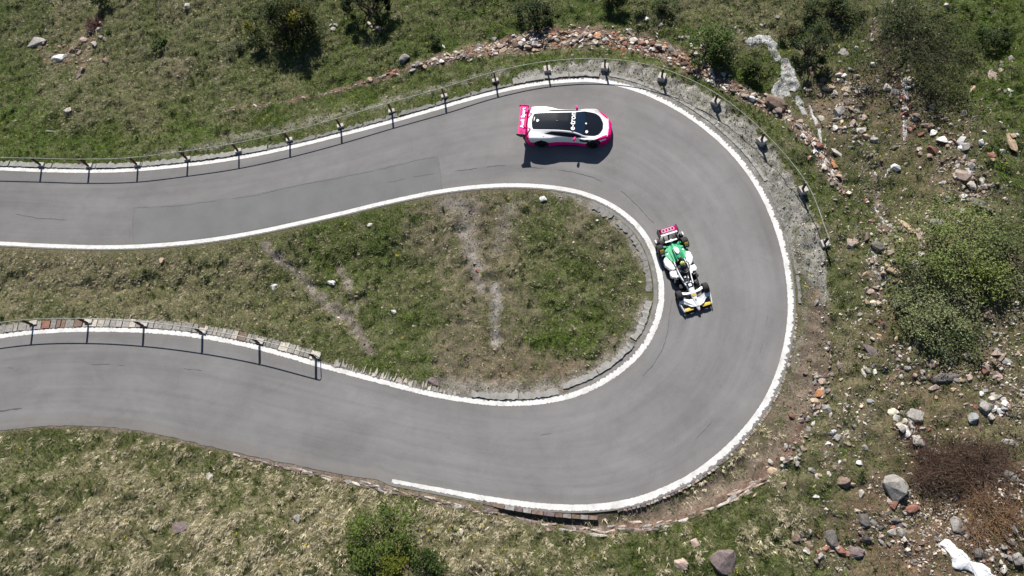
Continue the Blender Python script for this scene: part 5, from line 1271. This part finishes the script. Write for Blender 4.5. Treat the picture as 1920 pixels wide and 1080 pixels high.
# lettering on the screen and small white decals
text('screen_lettering', 'e-tron', .44, P_LETTER, car, (ORG + 2.62, 0, 1.036), (0, 1, 0), (-1, 0, .17), .006, .010)
text('roof_lettering', 'e-tron', .10, P_LETTER, car, (ORG + .46, .12, .985), (0, 1, 0), (-1, 0, -.08), .006, .004)
def decal(name, poly, xc, yc, zc, slope):
    P = [(ORG + xc + a, yc + b) for a, b in poly]
    MB().prism(P, lambda x_, y_: zc - .02 + slope * (x_ - ORG - xc), lambda x_, y_: zc + slope * (x_ - ORG - xc)).build(name, P_LETTER, car)
decal('roof_emblem', [(-.06, -.07), (-.06, .07), (0, .09), (.06, .04), (.09, 0), (.06, -.04), (0, -.09)], .66, .02, 1.003, .07)
decal('bonnet_emblem', [(.05 * math.cos(a), .05 * math.sin(a)) for a in np.linspace(0, 6.28, 12, endpoint=False)], 3.36, -.02, .876, -.2)
decal('bonnet_patch', [(-.08, -.04), (-.05, .08), (.04, .09), (.09, .02), (.05, -.05), (0, -.10)], 3.42, -.52, .848, -.18)
for s in (-1, 1): o = MB().disc_tube((0, 0, 0), 0, .045, .012, 12).build('filler_cap', P_GREYM, car); o.matrix_local = Matrix(((1, 0, 0, ORG + 1.05), (0, 0, 1, s * .87), (0, 1, 0, .905), (0, 0, 0, 1)))
MB().box((ORG + 1.75, 0, 1.04), (.10, .03, .03)).build('aerial', P_CARBON, car)

# ---- the open wheel racing car; x forward, origin at the middle
A, B, hd = heading((1250.5, 426), .88, (1310.5, 578.5), .26)
d = (B - A) / np.linalg.norm(B - A)
rear_off = 2.33
o_ = (A + B) / 2 - d * ((-rear_off + 2.55) / 2)
fe = thing('racing_car', 'open wheel racing car with green engine cover and white panels', 'race car', (o_[0], o_[1], 0), hd)
fe.location = (o_[0] + 1.1 * d[0] * .115 , o_[1] + 1.1 * d[1] * .115, 0); fe.scale = (.885, .93, .95)
def loft(secs, n=14, pw=2.6, arc=(0, 2 * math.pi)):
    """secs: x, half width, z low, z high"""
    V = []
    for x, w, z0, z1 in secs:
        for k in range(n):
            a = 2 * math.pi * k / n; c, s = math.cos(a), math.sin(a)
            V.append((x, w * math.copysign(abs(c) ** (2 / pw), c), (z0 + z1) / 2 + (z1 - z0) / 2 * math.copysign(abs(s) ** (2 / pw), s)))
    F = [(i * n + k, (i + 1) * n + k, (i + 1) * n + (k + 1) % n, i * n + (k + 1) % n) for i in range(len(secs) - 1) for k in range(n)]
    return MB().raw(V, [f[::-1] for f in F] + [tuple(range(n)), tuple(range((len(secs) - 1) * n, len(secs) * n))[::-1]])
# floor
MB().prism([(-2.35, -.62), (-2.35, .62), (-1.95, .66), (-1.05, .62), (-.85, .80), (.0, .82), (.55, .66), (.95, .42), (1.3, .2), (1.3, -.2), (.95, -.42), (.55, -.66), (.0, -.82), (-.85, -.80), (-1.05, -.62), (-1.95, -.66)], .05, .10).build('floor', P_CARBON, fe)
b = MB(); b.box((-1.75, 0, .28), (1.1, .55, .34)); b.box((-2.1, 0, .2), (.5, 1.1, .2)); b.box((-.7, 0, .3), (1.2, .95, .34)); b.build('gearbox', P_CARBON, fe, True, bevel=.05)
# monocoque: dark tub, white nose
loft([(-.60, .30, .12, .55), (-.2, .33, .10, .54), (.3, .30, .10, .52), (.75, .25, .12, .50), (1.0, .215, .15, .50)], 14, 3.5).build('tub', P_CARBON, fe, True)
for s in (-1, 1):
    MB().raw([(x, s * (w + dw), z) for x, w, z in ((-.55, .27, .56), (-.1, .285, .56), (.35, .265, .545), (.75, .215, .53), (1.05, .175, .53)) for dw in (0, .055)] + [(x, s * (w + .055), z - .2) for x, w, z in ((-.55, .27, .56), (-.1, .285, .56), (.35, .265, .545), (.75, .215, .53), (1.05, .175, .53))],
             [(2 * i, 2 * i + 1, 2 * i + 3, 2 * i + 2) for i in range(4)] + [(2 * i + 1, 10 + i, 11 + i, 2 * i + 3) for i in range(4)]).build('cockpit_rim', P_WHITE, fe, True)
nose = loft([(.86, .20, .16, .525), (1.2, .185, .18, .53), (1.6, .155, .20, .48), (2.0, .125, .19, .41), (2.35, .10, .17, .33), (2.52, .075, .17, .29), (2.58, .04, .19, .26)], 14, 3.2).build('nose', P_WHITE, fe, True)
MB().prism([(2.50, -.05), (2.50, .05), (2.60, .03), (2.60, -.03)], .18, .255).build('nose_tip', P_PINK, nose)
MB().prism([(.96, -.155), (.96, .155), (1.24, .14), (1.24, -.14)], lambda x, y: .50, lambda x, y: .541 + (1.1 - x) * .02).build('number_panel', P_BLACK, nose)
MB().prism([(1.02, -.085), (1.02, .085), (1.18, .08), (1.18, -.08)], lambda x, y: .52, lambda x, y: .546 + (1.1 - x) * .02).build('number_plate', P_LETTER, nose)
MB().prism([(1.70 + .10 * math.cos(a), .10 * math.sin(a)) for a in np.linspace(0, 6.28, 16, endpoint=False)], lambda x, y: .40, lambda x, y: .472 - (x - 1.7) * .17 - 0).build('nose_emblem', P_YEL, nose)
MB().box((1.98, 0, .41), (.09, .07, .02)).build('nose_emblem', P_GREYM, nose); MB().box((2.36, 0, .328), (.05, .10, .012)).build('nose_emblem', P_GREYM, nose)
# halo over the cockpit
h = MB(); arc = [(-.30, .30, .62), (-.1, .33, .80), (.2, .27, .86), (.42, .12, .87), (.47, 0, .87)]; h.tube(arc + [(x, -y, z) for x, y, z in arc[-2::-1]], .028, 8); h.tube([(.47, 0, .87), (.62, 0, .74), (.74, 0, .52)], .024, 8); h.build('halo', P_CARBON, fe, True)
b = MB(); b.tube([(.30 + .0, .13 * math.cos(a), .56 + .09 * math.sin(a)) for a in np.linspace(0, 2 * math.pi, 13)], .018, 6, False); b.box((.30, 0, .56), (.03, .2, .07)); b.build('steering_wheel', P_CARBON, fe)
MB().box((-.42, 0, .62), (.14, .38, .30), rot=Matrix.Rotation(-.2, 3, 'Y')).build('headrest', P_CARBON, fe, True, bevel=.04)
b = MB(); b.box((.62, .07, .53), (.16, .06, .03)); b.box((.55, -.08, .53), (.12, .10, .03)); b.box((.78, 0, .525), (.05, .05, .02)); b.build('dash_panel', P_WHITE, fe, bevel=.01)
# engine cover
ec = loft([(-.42, .15, .30, .82), (-.65, .18, .28, .87), (-.95, .19, .26, .84), (-1.25, .16, .24, .73), (-1.5, .12, .24, .62), (-1.75, .07, .26, .52), (-1.85, .04, .3, .47)][::-1], 18, 2.0).build('engine_cover', P_GREEN, fe, True)
for s in (-1, 1):
    MB().prism([(-.50, s * .20), (-.44, s * .30), (-.72, s * .44), (-1.0, s * .60), (-1.28, s * .58), (-1.45, s * .42), (-1.62, s * .24), (-1.7, s * .06), (-1.2, s * .08), (-.7, s * .10)], .34, lambda x, y: .56 - .16 * abs(y) + .08 * (x + 1.0), .03).build('cover_shoulder', P_GREEN, ec)
    for (x, w) in ((-1.30, .62), (-1.58, .50)):
        MB().box((x, s * (w - .12), .47), (.11, .26, .05), rz=s * .12).build('cover_fin', P_GREEN, ec, bevel=.012)
    for j, (o1, o2, m_2) in enumerate(((.06, .13, P_GREEN2), (.19, .30, P_GREEN2), (.30, .44, P_GREEN3))):
        a0, a1 = (-.50, s * o1 + s * .10), (-1.40 + .18 * j, s * o2)
        t_ = Vector((a1[0] - a0[0], a1[1] - a0[1])); nn = Vector((-t_[1], t_[0])).normalized() * (.022 if j < 2 else .015)
        zt = [(.84, .66), (.60, .50), (.53, .50)][j]
        b = MB(); b.tube([(a0[0], a0[1], zt[0] - .05), ((a0[0] + a1[0]) / 2, (a0[1] + a1[1]) / 2, (zt[0] + zt[1]) / 2 + (.03 if j == 0 else .005)), (a1[0], a1[1], zt[1])], [.02, .026, .012], 6); b.build('cover_stripe', m_2, ec, True)
    MB().prism([(-1.10, s * .38), (-1.04, s * .50), (-1.18, s * .47)], .46, .502).build('cover_emblem', P_LETTER, ec)
MB().raw(*(lambda n_: ([(-1.02 + .24 * math.cos(a) * (1 if math.cos(a) > 0 else 1.25), .115 * math.sin(a), .895 - .18 * max(0, -math.cos(a)) ** 1.2) for a in np.linspace(0, 2 * math.pi, n_, endpoint=False)] + [(-1.0, 0, .93)], [(k, (k + 1) % n_, n_) for k in range(n_)]))(18)).build('airbox_cap', P_WHITE, ec, True)
b = MB(); b.box((-.50, 0, .84), (.16, .20, .12), taper=.8); b.build('intake', P_CARBON, ec, bevel=.02)
b = MB(); b.box((-1.80, 0, .60), (.10, .70, .05)); b.prism([(-1.72, -.09), (-1.72, .09), (-1.86, .05), (-2.02, 0), (-1.86, -.05)], .54, .66); b.build('tail_fin', P_WHITE, fe, bevel=.01)
# white side pods
for s in (-1, 1):
    MB().prism([(-.98, s * .56), (-.95, s * .70), (-.84, s * .79), (-.50, s * .81), (-.20, s * .66), (-.05, s * .46), (-.10, s * .34), (-.52, s * .38), (-.80, s * .48)], .22, lambda x, y: .50 - .06 * abs(y), .06).build('side_pod', P_WHITE, fe, True, bevel=.02)
    MB().prism([(-.02, s * .36), (-.05, s * .72), (.20, s * .76), (.34, s * .68), (.44, s * .40), (.46, s * .31)], .24, .46, .04).build('side_panel', P_WHITE, fe, True, bevel=.02)
    b = MB(); b.box((.58, s * .56, .26), (.26, .22, .30), rz=s * .4); b.box((.98, s * .44, .24), (.22, .18, .24), rz=s * .2); b.build('barge_board', P_CARBON, fe, bevel=.02)
    MB().box((.42, s * .50, .56), (.10, .17, .09), rz=-s * .3).build('mirror', P_WHITE if s < 0 else P_CARBON, fe, True, bevel=.02)
# wheels, wheel covers, wishbones
for s in (-1, 1):
    wheel(fe, (-1.52, s * .715, .345), .345, .33, .23, P_CARBON, 8); wheel(fe, (1.50, s * .74, .33), .33, .27, .23, P_CARBON, 8)
    cv = MB(); W = .345
    arcs = [(-1.52 + (W + .035) * math.cos(a), .345 + (W + .035) * math.sin(a)) for a in np.linspace(.35, 1.5, 7)]
    for (x0, z0), (x1, z1) in zip(arcs[:-1], arcs[1:]): cv.raw([(x0, s * .58, z0), (x0, s * .84, z0), (x1, s * .84, z1), (x1, s * .58, z1), (x0 * 1.0, s * .58, z0 - .03), (x0, s * .84, z0 - .03), (x1, s * .84, z1 - .03), (x1, s * .58, z1 - .03)], [(0, 1, 2, 3), (4, 7, 6, 5), (0, 4, 5, 1), (2, 6, 7, 3), (1, 5, 6, 2), (0, 3, 7, 4)])
    cvo = cv.build('wheel_cover', P_CARBON, fe)
    ye = MB(); ar2 = [(-1.52 + (W + .045) * math.cos(a), .345 + (W + .045) * math.sin(a)) for a in np.linspace(.62, 1.22, 5)]
    for (x0, z0), (x1, z1) in zip(ar2[:-1], ar2[1:]): ye.raw([(x0, s * .60, z0), (x0, s * .82, z0), (x1, s * .82, z1), (x1, s * .60, z1)], [(0, 1, 2, 3) if s > 0 else (3, 2, 1, 0)])
    ye.build('cover_panel', P_YEL, cvo); MB().box((-1.12, s * .71, .50), (.09, .15, .04), rot=Matrix.Rotation(.9, 3, 'Y')).build('cover_panel', P_WHITE, cvo, bevel=.01)
    rp = MB().box((-2.02, s * .70, .36), (.28, .20, .34), taper=.8).build('rear_pod', P_CARBON, fe, True, bevel=.03); MB().prism([(-2.16, s * .74), (-2.16, s * .82), (-1.96, s * .82), (-1.94, s * .76)], .50, .545).build('pod_panel', P_WHITE, rp, bevel=.01)
    b = MB()
    for q in ((1.30, .15, .42, 1.46, .62, .40), (1.68, .13, .42, 1.54, .62, .40), (1.3, .16, .25, 1.46, .62, .24), (1.72, .14, .25, 1.54, .62, .24)): b.tube([(q[0], s * q[1], q[2]), (q[3], s * q[4], q[5])], .018, 6)
    for q in ((-1.3, .2, .40), (-1.8, .18, .40)): b.tube([(q[0], s * q[1], q[2]), (-1.53, s * .6, .38)], .02, 6)
    b.build('wishbones', P_CARBON, fe)
    MB().prism([(1.47, s * .14), (1.60, s * .13), (1.58, s * .36), (1.50, s * .60), (1.36, s * .63), (1.36, s * .52), (1.44, s * .34)], .43, .455).build('suspension_fairing', P_WHITE, fe, bevel=.008)
# front wing: swept white arms over the wheels, endplates, yellow flaps
for s in (-1, 1):
    fw = MB().prism([(1.88, s * .10), (1.86, s * .30), (1.70, s * .66), (1.69, s * .78), (1.78, s * .86), (1.98, s * .87), (1.96, s * .76), (2.10, s * .52), (2.28, s * .36), (2.36, s * .08)], lambda x, y: .30 + .28 * max(0, (2.1 - x)) * min(1, abs(y) / .5), lambda x, y: .33 + .30 * max(0, (2.1 - x)) * min(1, abs(y) / .5)).build('front_wing', P_WHITE, fe, bevel=.008)
    MB().prism([(1.90, s * .84), (1.90, s * .885), (2.40, s * .80), (2.46, s * .74), (2.38, s * .75)], .12, lambda x, y: .38 - .2 * (x - 1.9)).build('endplate', P_WHITE, fw)
    MB().prism([(2.26, s * .36), (2.30, s * .72), (2.40, s * .74), (2.46, s * .66), (2.46, s * .28), (2.36, s * .20)], .20, .245).build('flap', P_YEL, fw, True, bevel=.012)
    MB().prism([(2.30, s * .10), (2.36, s * .72), (2.54, s * .70), (2.56, s * .10)], .10, .13).build('main_plane', P_CARBON, fw)
    MB().prism([(2.56, s * .30), (2.57, s * .50), (2.62, s * .48), (2.60, s * .30)], .10, .14).build('wing_tip', P_GREYM, fw)
# rear wing
WZ2 = .84
rwg = MB().prism([(-2.52, -.50), (-2.52, .50), (-2.24, .50), (-2.24, -.50)], lambda x, y: WZ2 + .02 - .30 * (x + 2.38), lambda x, y: WZ2 + .045 - .30 * (x + 2.38)).build('rear_wing', P_PINK, fe)
MB().prism([(-2.25, -.50), (-2.25, .50), (-2.12, .46), (-2.12, -.46)], WZ2 - .075, WZ2 - .012).build('wing_lip', P_WHITE, rwg)
for s in (-1, 1):
    MB().box((-2.36, s * .525, .70), (.46, .05, .46)).build('endplate', P_CARBON, rwg, bevel=.01)
    MB().prism([(-2.51, s * .38), (-2.51, s * .499), (-2.26, s * .499), (-2.26, s * .44)], lambda x, y: WZ2 + .03 - .30 * (x + 2.38), lambda x, y: WZ2 + .049 - .30 * (x + 2.38)).build('wing_band', P_CARBON if s < 0 else P_PINK, rwg)
b = MB(); b.box((-2.2, 0, .6), (.2, .04, .4)); b.build('wing_strut', P_CARBON, rwg)
for k in range(4):
    ring = MB(); n_ = 20
    V = []
    for rr in (.115, .078):
        for q in range(n_):
            a = 2 * math.pi * q / n_; x_, y_ = -2.385 + rr * math.cos(a), -.255 + .17 * k + rr * math.sin(a); V.append((x_, y_, WZ2 + .051 + .001 * k - .30 * (x_ + 2.38)))
    ring.raw(V, [(q, (q + 1) % n_, n_ + (q + 1) % n_, n_ + q) for q in range(n_)]).build('emblem_ring', P_LETTER, rwg)

# ---- driver: one continuous body, reclined in the cockpit
def figure(name, joints, edges, m, parent=None, levels=1):
    me = bpy.data.meshes.new(name); me.from_pydata([j[:3] for j in joints], edges, [])
    o = bpy.data.objects.new(name, me); C.objects.link(o)
    sk = o.modifiers.new('skin', 'SKIN'); o.modifiers.new('sub', 'SUBSURF').levels = levels
    for i, j in enumerate(joints): me.skin_vertices[0].data[i].radius = (j[3], j[3]); me.skin_vertices[0].data[i].use_root = (i == 0)
    dg = bpy.context.evaluated_depsgraph_get(); out = bpy.data.meshes.new_from_object(o.evaluated_get(dg))
    bpy.data.objects.remove(o); out.name = name; out.materials.clear(); out.materials.append(m)
    out.polygons.foreach_set('use_smooth', [True] * len(out.polygons)); return link(name, out, parent)
J = [(.22, 0, .22, .14), (.08, 0, .36, .15), (-.08, 0, .52, .16), (-.16, 0, .64, .09), (-.165, 0, .72, .065), (-.15, 0, .82, .085), (-.14, 0, .90, .075)]
Ed = [(0, 1), (1, 2), (2, 3), (3, 4), (4, 5), (5, 6)]
for s in (-1, 1):
    k = len(J); J += [(-.10, s * .17, .60, .07), (.05, s * .235, .50, .052), (.18, s * .19, .52, .042), (.275, s * .135, .56, .034), (.31, s * .12, .575, .030)]; Ed += [(2, k), (k, k + 1), (k + 1, k + 2), (k + 2, k + 3), (k + 3, k + 4)]
    for f_, (dy, dz, ln_) in enumerate(((.0, .034, .9), (.0, .012, 1.0), (.0, -.010, .95), (.0, -.030, .75))):
        q = len(J); J += [(.335, s * (.118), .575 + dz, .0095), (.352, s * (.098), .575 + dz * 1.1, .009), (.335, s * (.080), .575 + dz * 1.1, .008)]; Ed += [(k + 4, q), (q, q + 1), (q + 1, q + 2)]
    q = len(J); J += [(.300, s * .098, .600, .010), (.305, s * .078, .610, .009)]; Ed += [(k + 4, q), (q, q + 1)]
    k = len(J); J += [(.30, s * .10, .22, .095), (.72, s * .10, .34, .068), (1.05, s * .09, .24, .045), (1.12, s * .09, .33, .035)]; Ed += [(0, k), (k, k + 1), (k + 1, k + 2), (k + 2, k + 3)]
P_SUIT = mat('racing_suit', (.06, .06, .065), .8)
drv = figure('person', J, Ed, P_SUIT)
drv.location = fe.location; drv.rotation_euler = fe.rotation_euler; drv.scale = fe.scale
tag(drv, 'driver in lime yellow helmet and dark suit at the wheel of the racing car', 'person')
P_HELM = mat('lime_helmet', (.50, .58, .14), .25, coat=.6)
def dome(name, c, r, m, parent, cut=None, n=16, k=10):
    V, F = [], []
    for i in range(k + 1):
        ph = math.pi * i / k
        for j in range(n):
            a = 2 * math.pi * j / n; V.append((c[0] + r[0] * math.sin(ph) * math.cos(a), c[1] + r[1] * math.sin(ph) * math.sin(a), c[2] + r[2] * math.cos(ph)))
    for i in range(k):
        for j in range(n):
            a = 2 * math.pi * (j + .5) / n; ph = math.pi * (i + .5) / k
            if cut is None or cut(a, ph): F.append((i * n + j, (i + 1) * n + j, (i + 1) * n + (j + 1) % n, i * n + (j + 1) % n))
    return MB().raw(V, F).build(name, m, parent, True)
hel = dome('helmet', (-.14, 0, .855), (.155, .128, .145), P_HELM, drv, lambda a, ph: ph < 2.6)
dome('visor', (-.135, 0, .850), (.158, .130, .140), P_BLACK, hel, lambda a, ph: math.cos(a) > .25 and 1.15 < ph < 1.85)
MB().tube([(-.27, 0, .93), (-.2, 0, .985), (-.1, 0, 1.004), (-.02, 0, .965)], .016, 5).build('helmet_stripe', P_GREYM, hel, True)
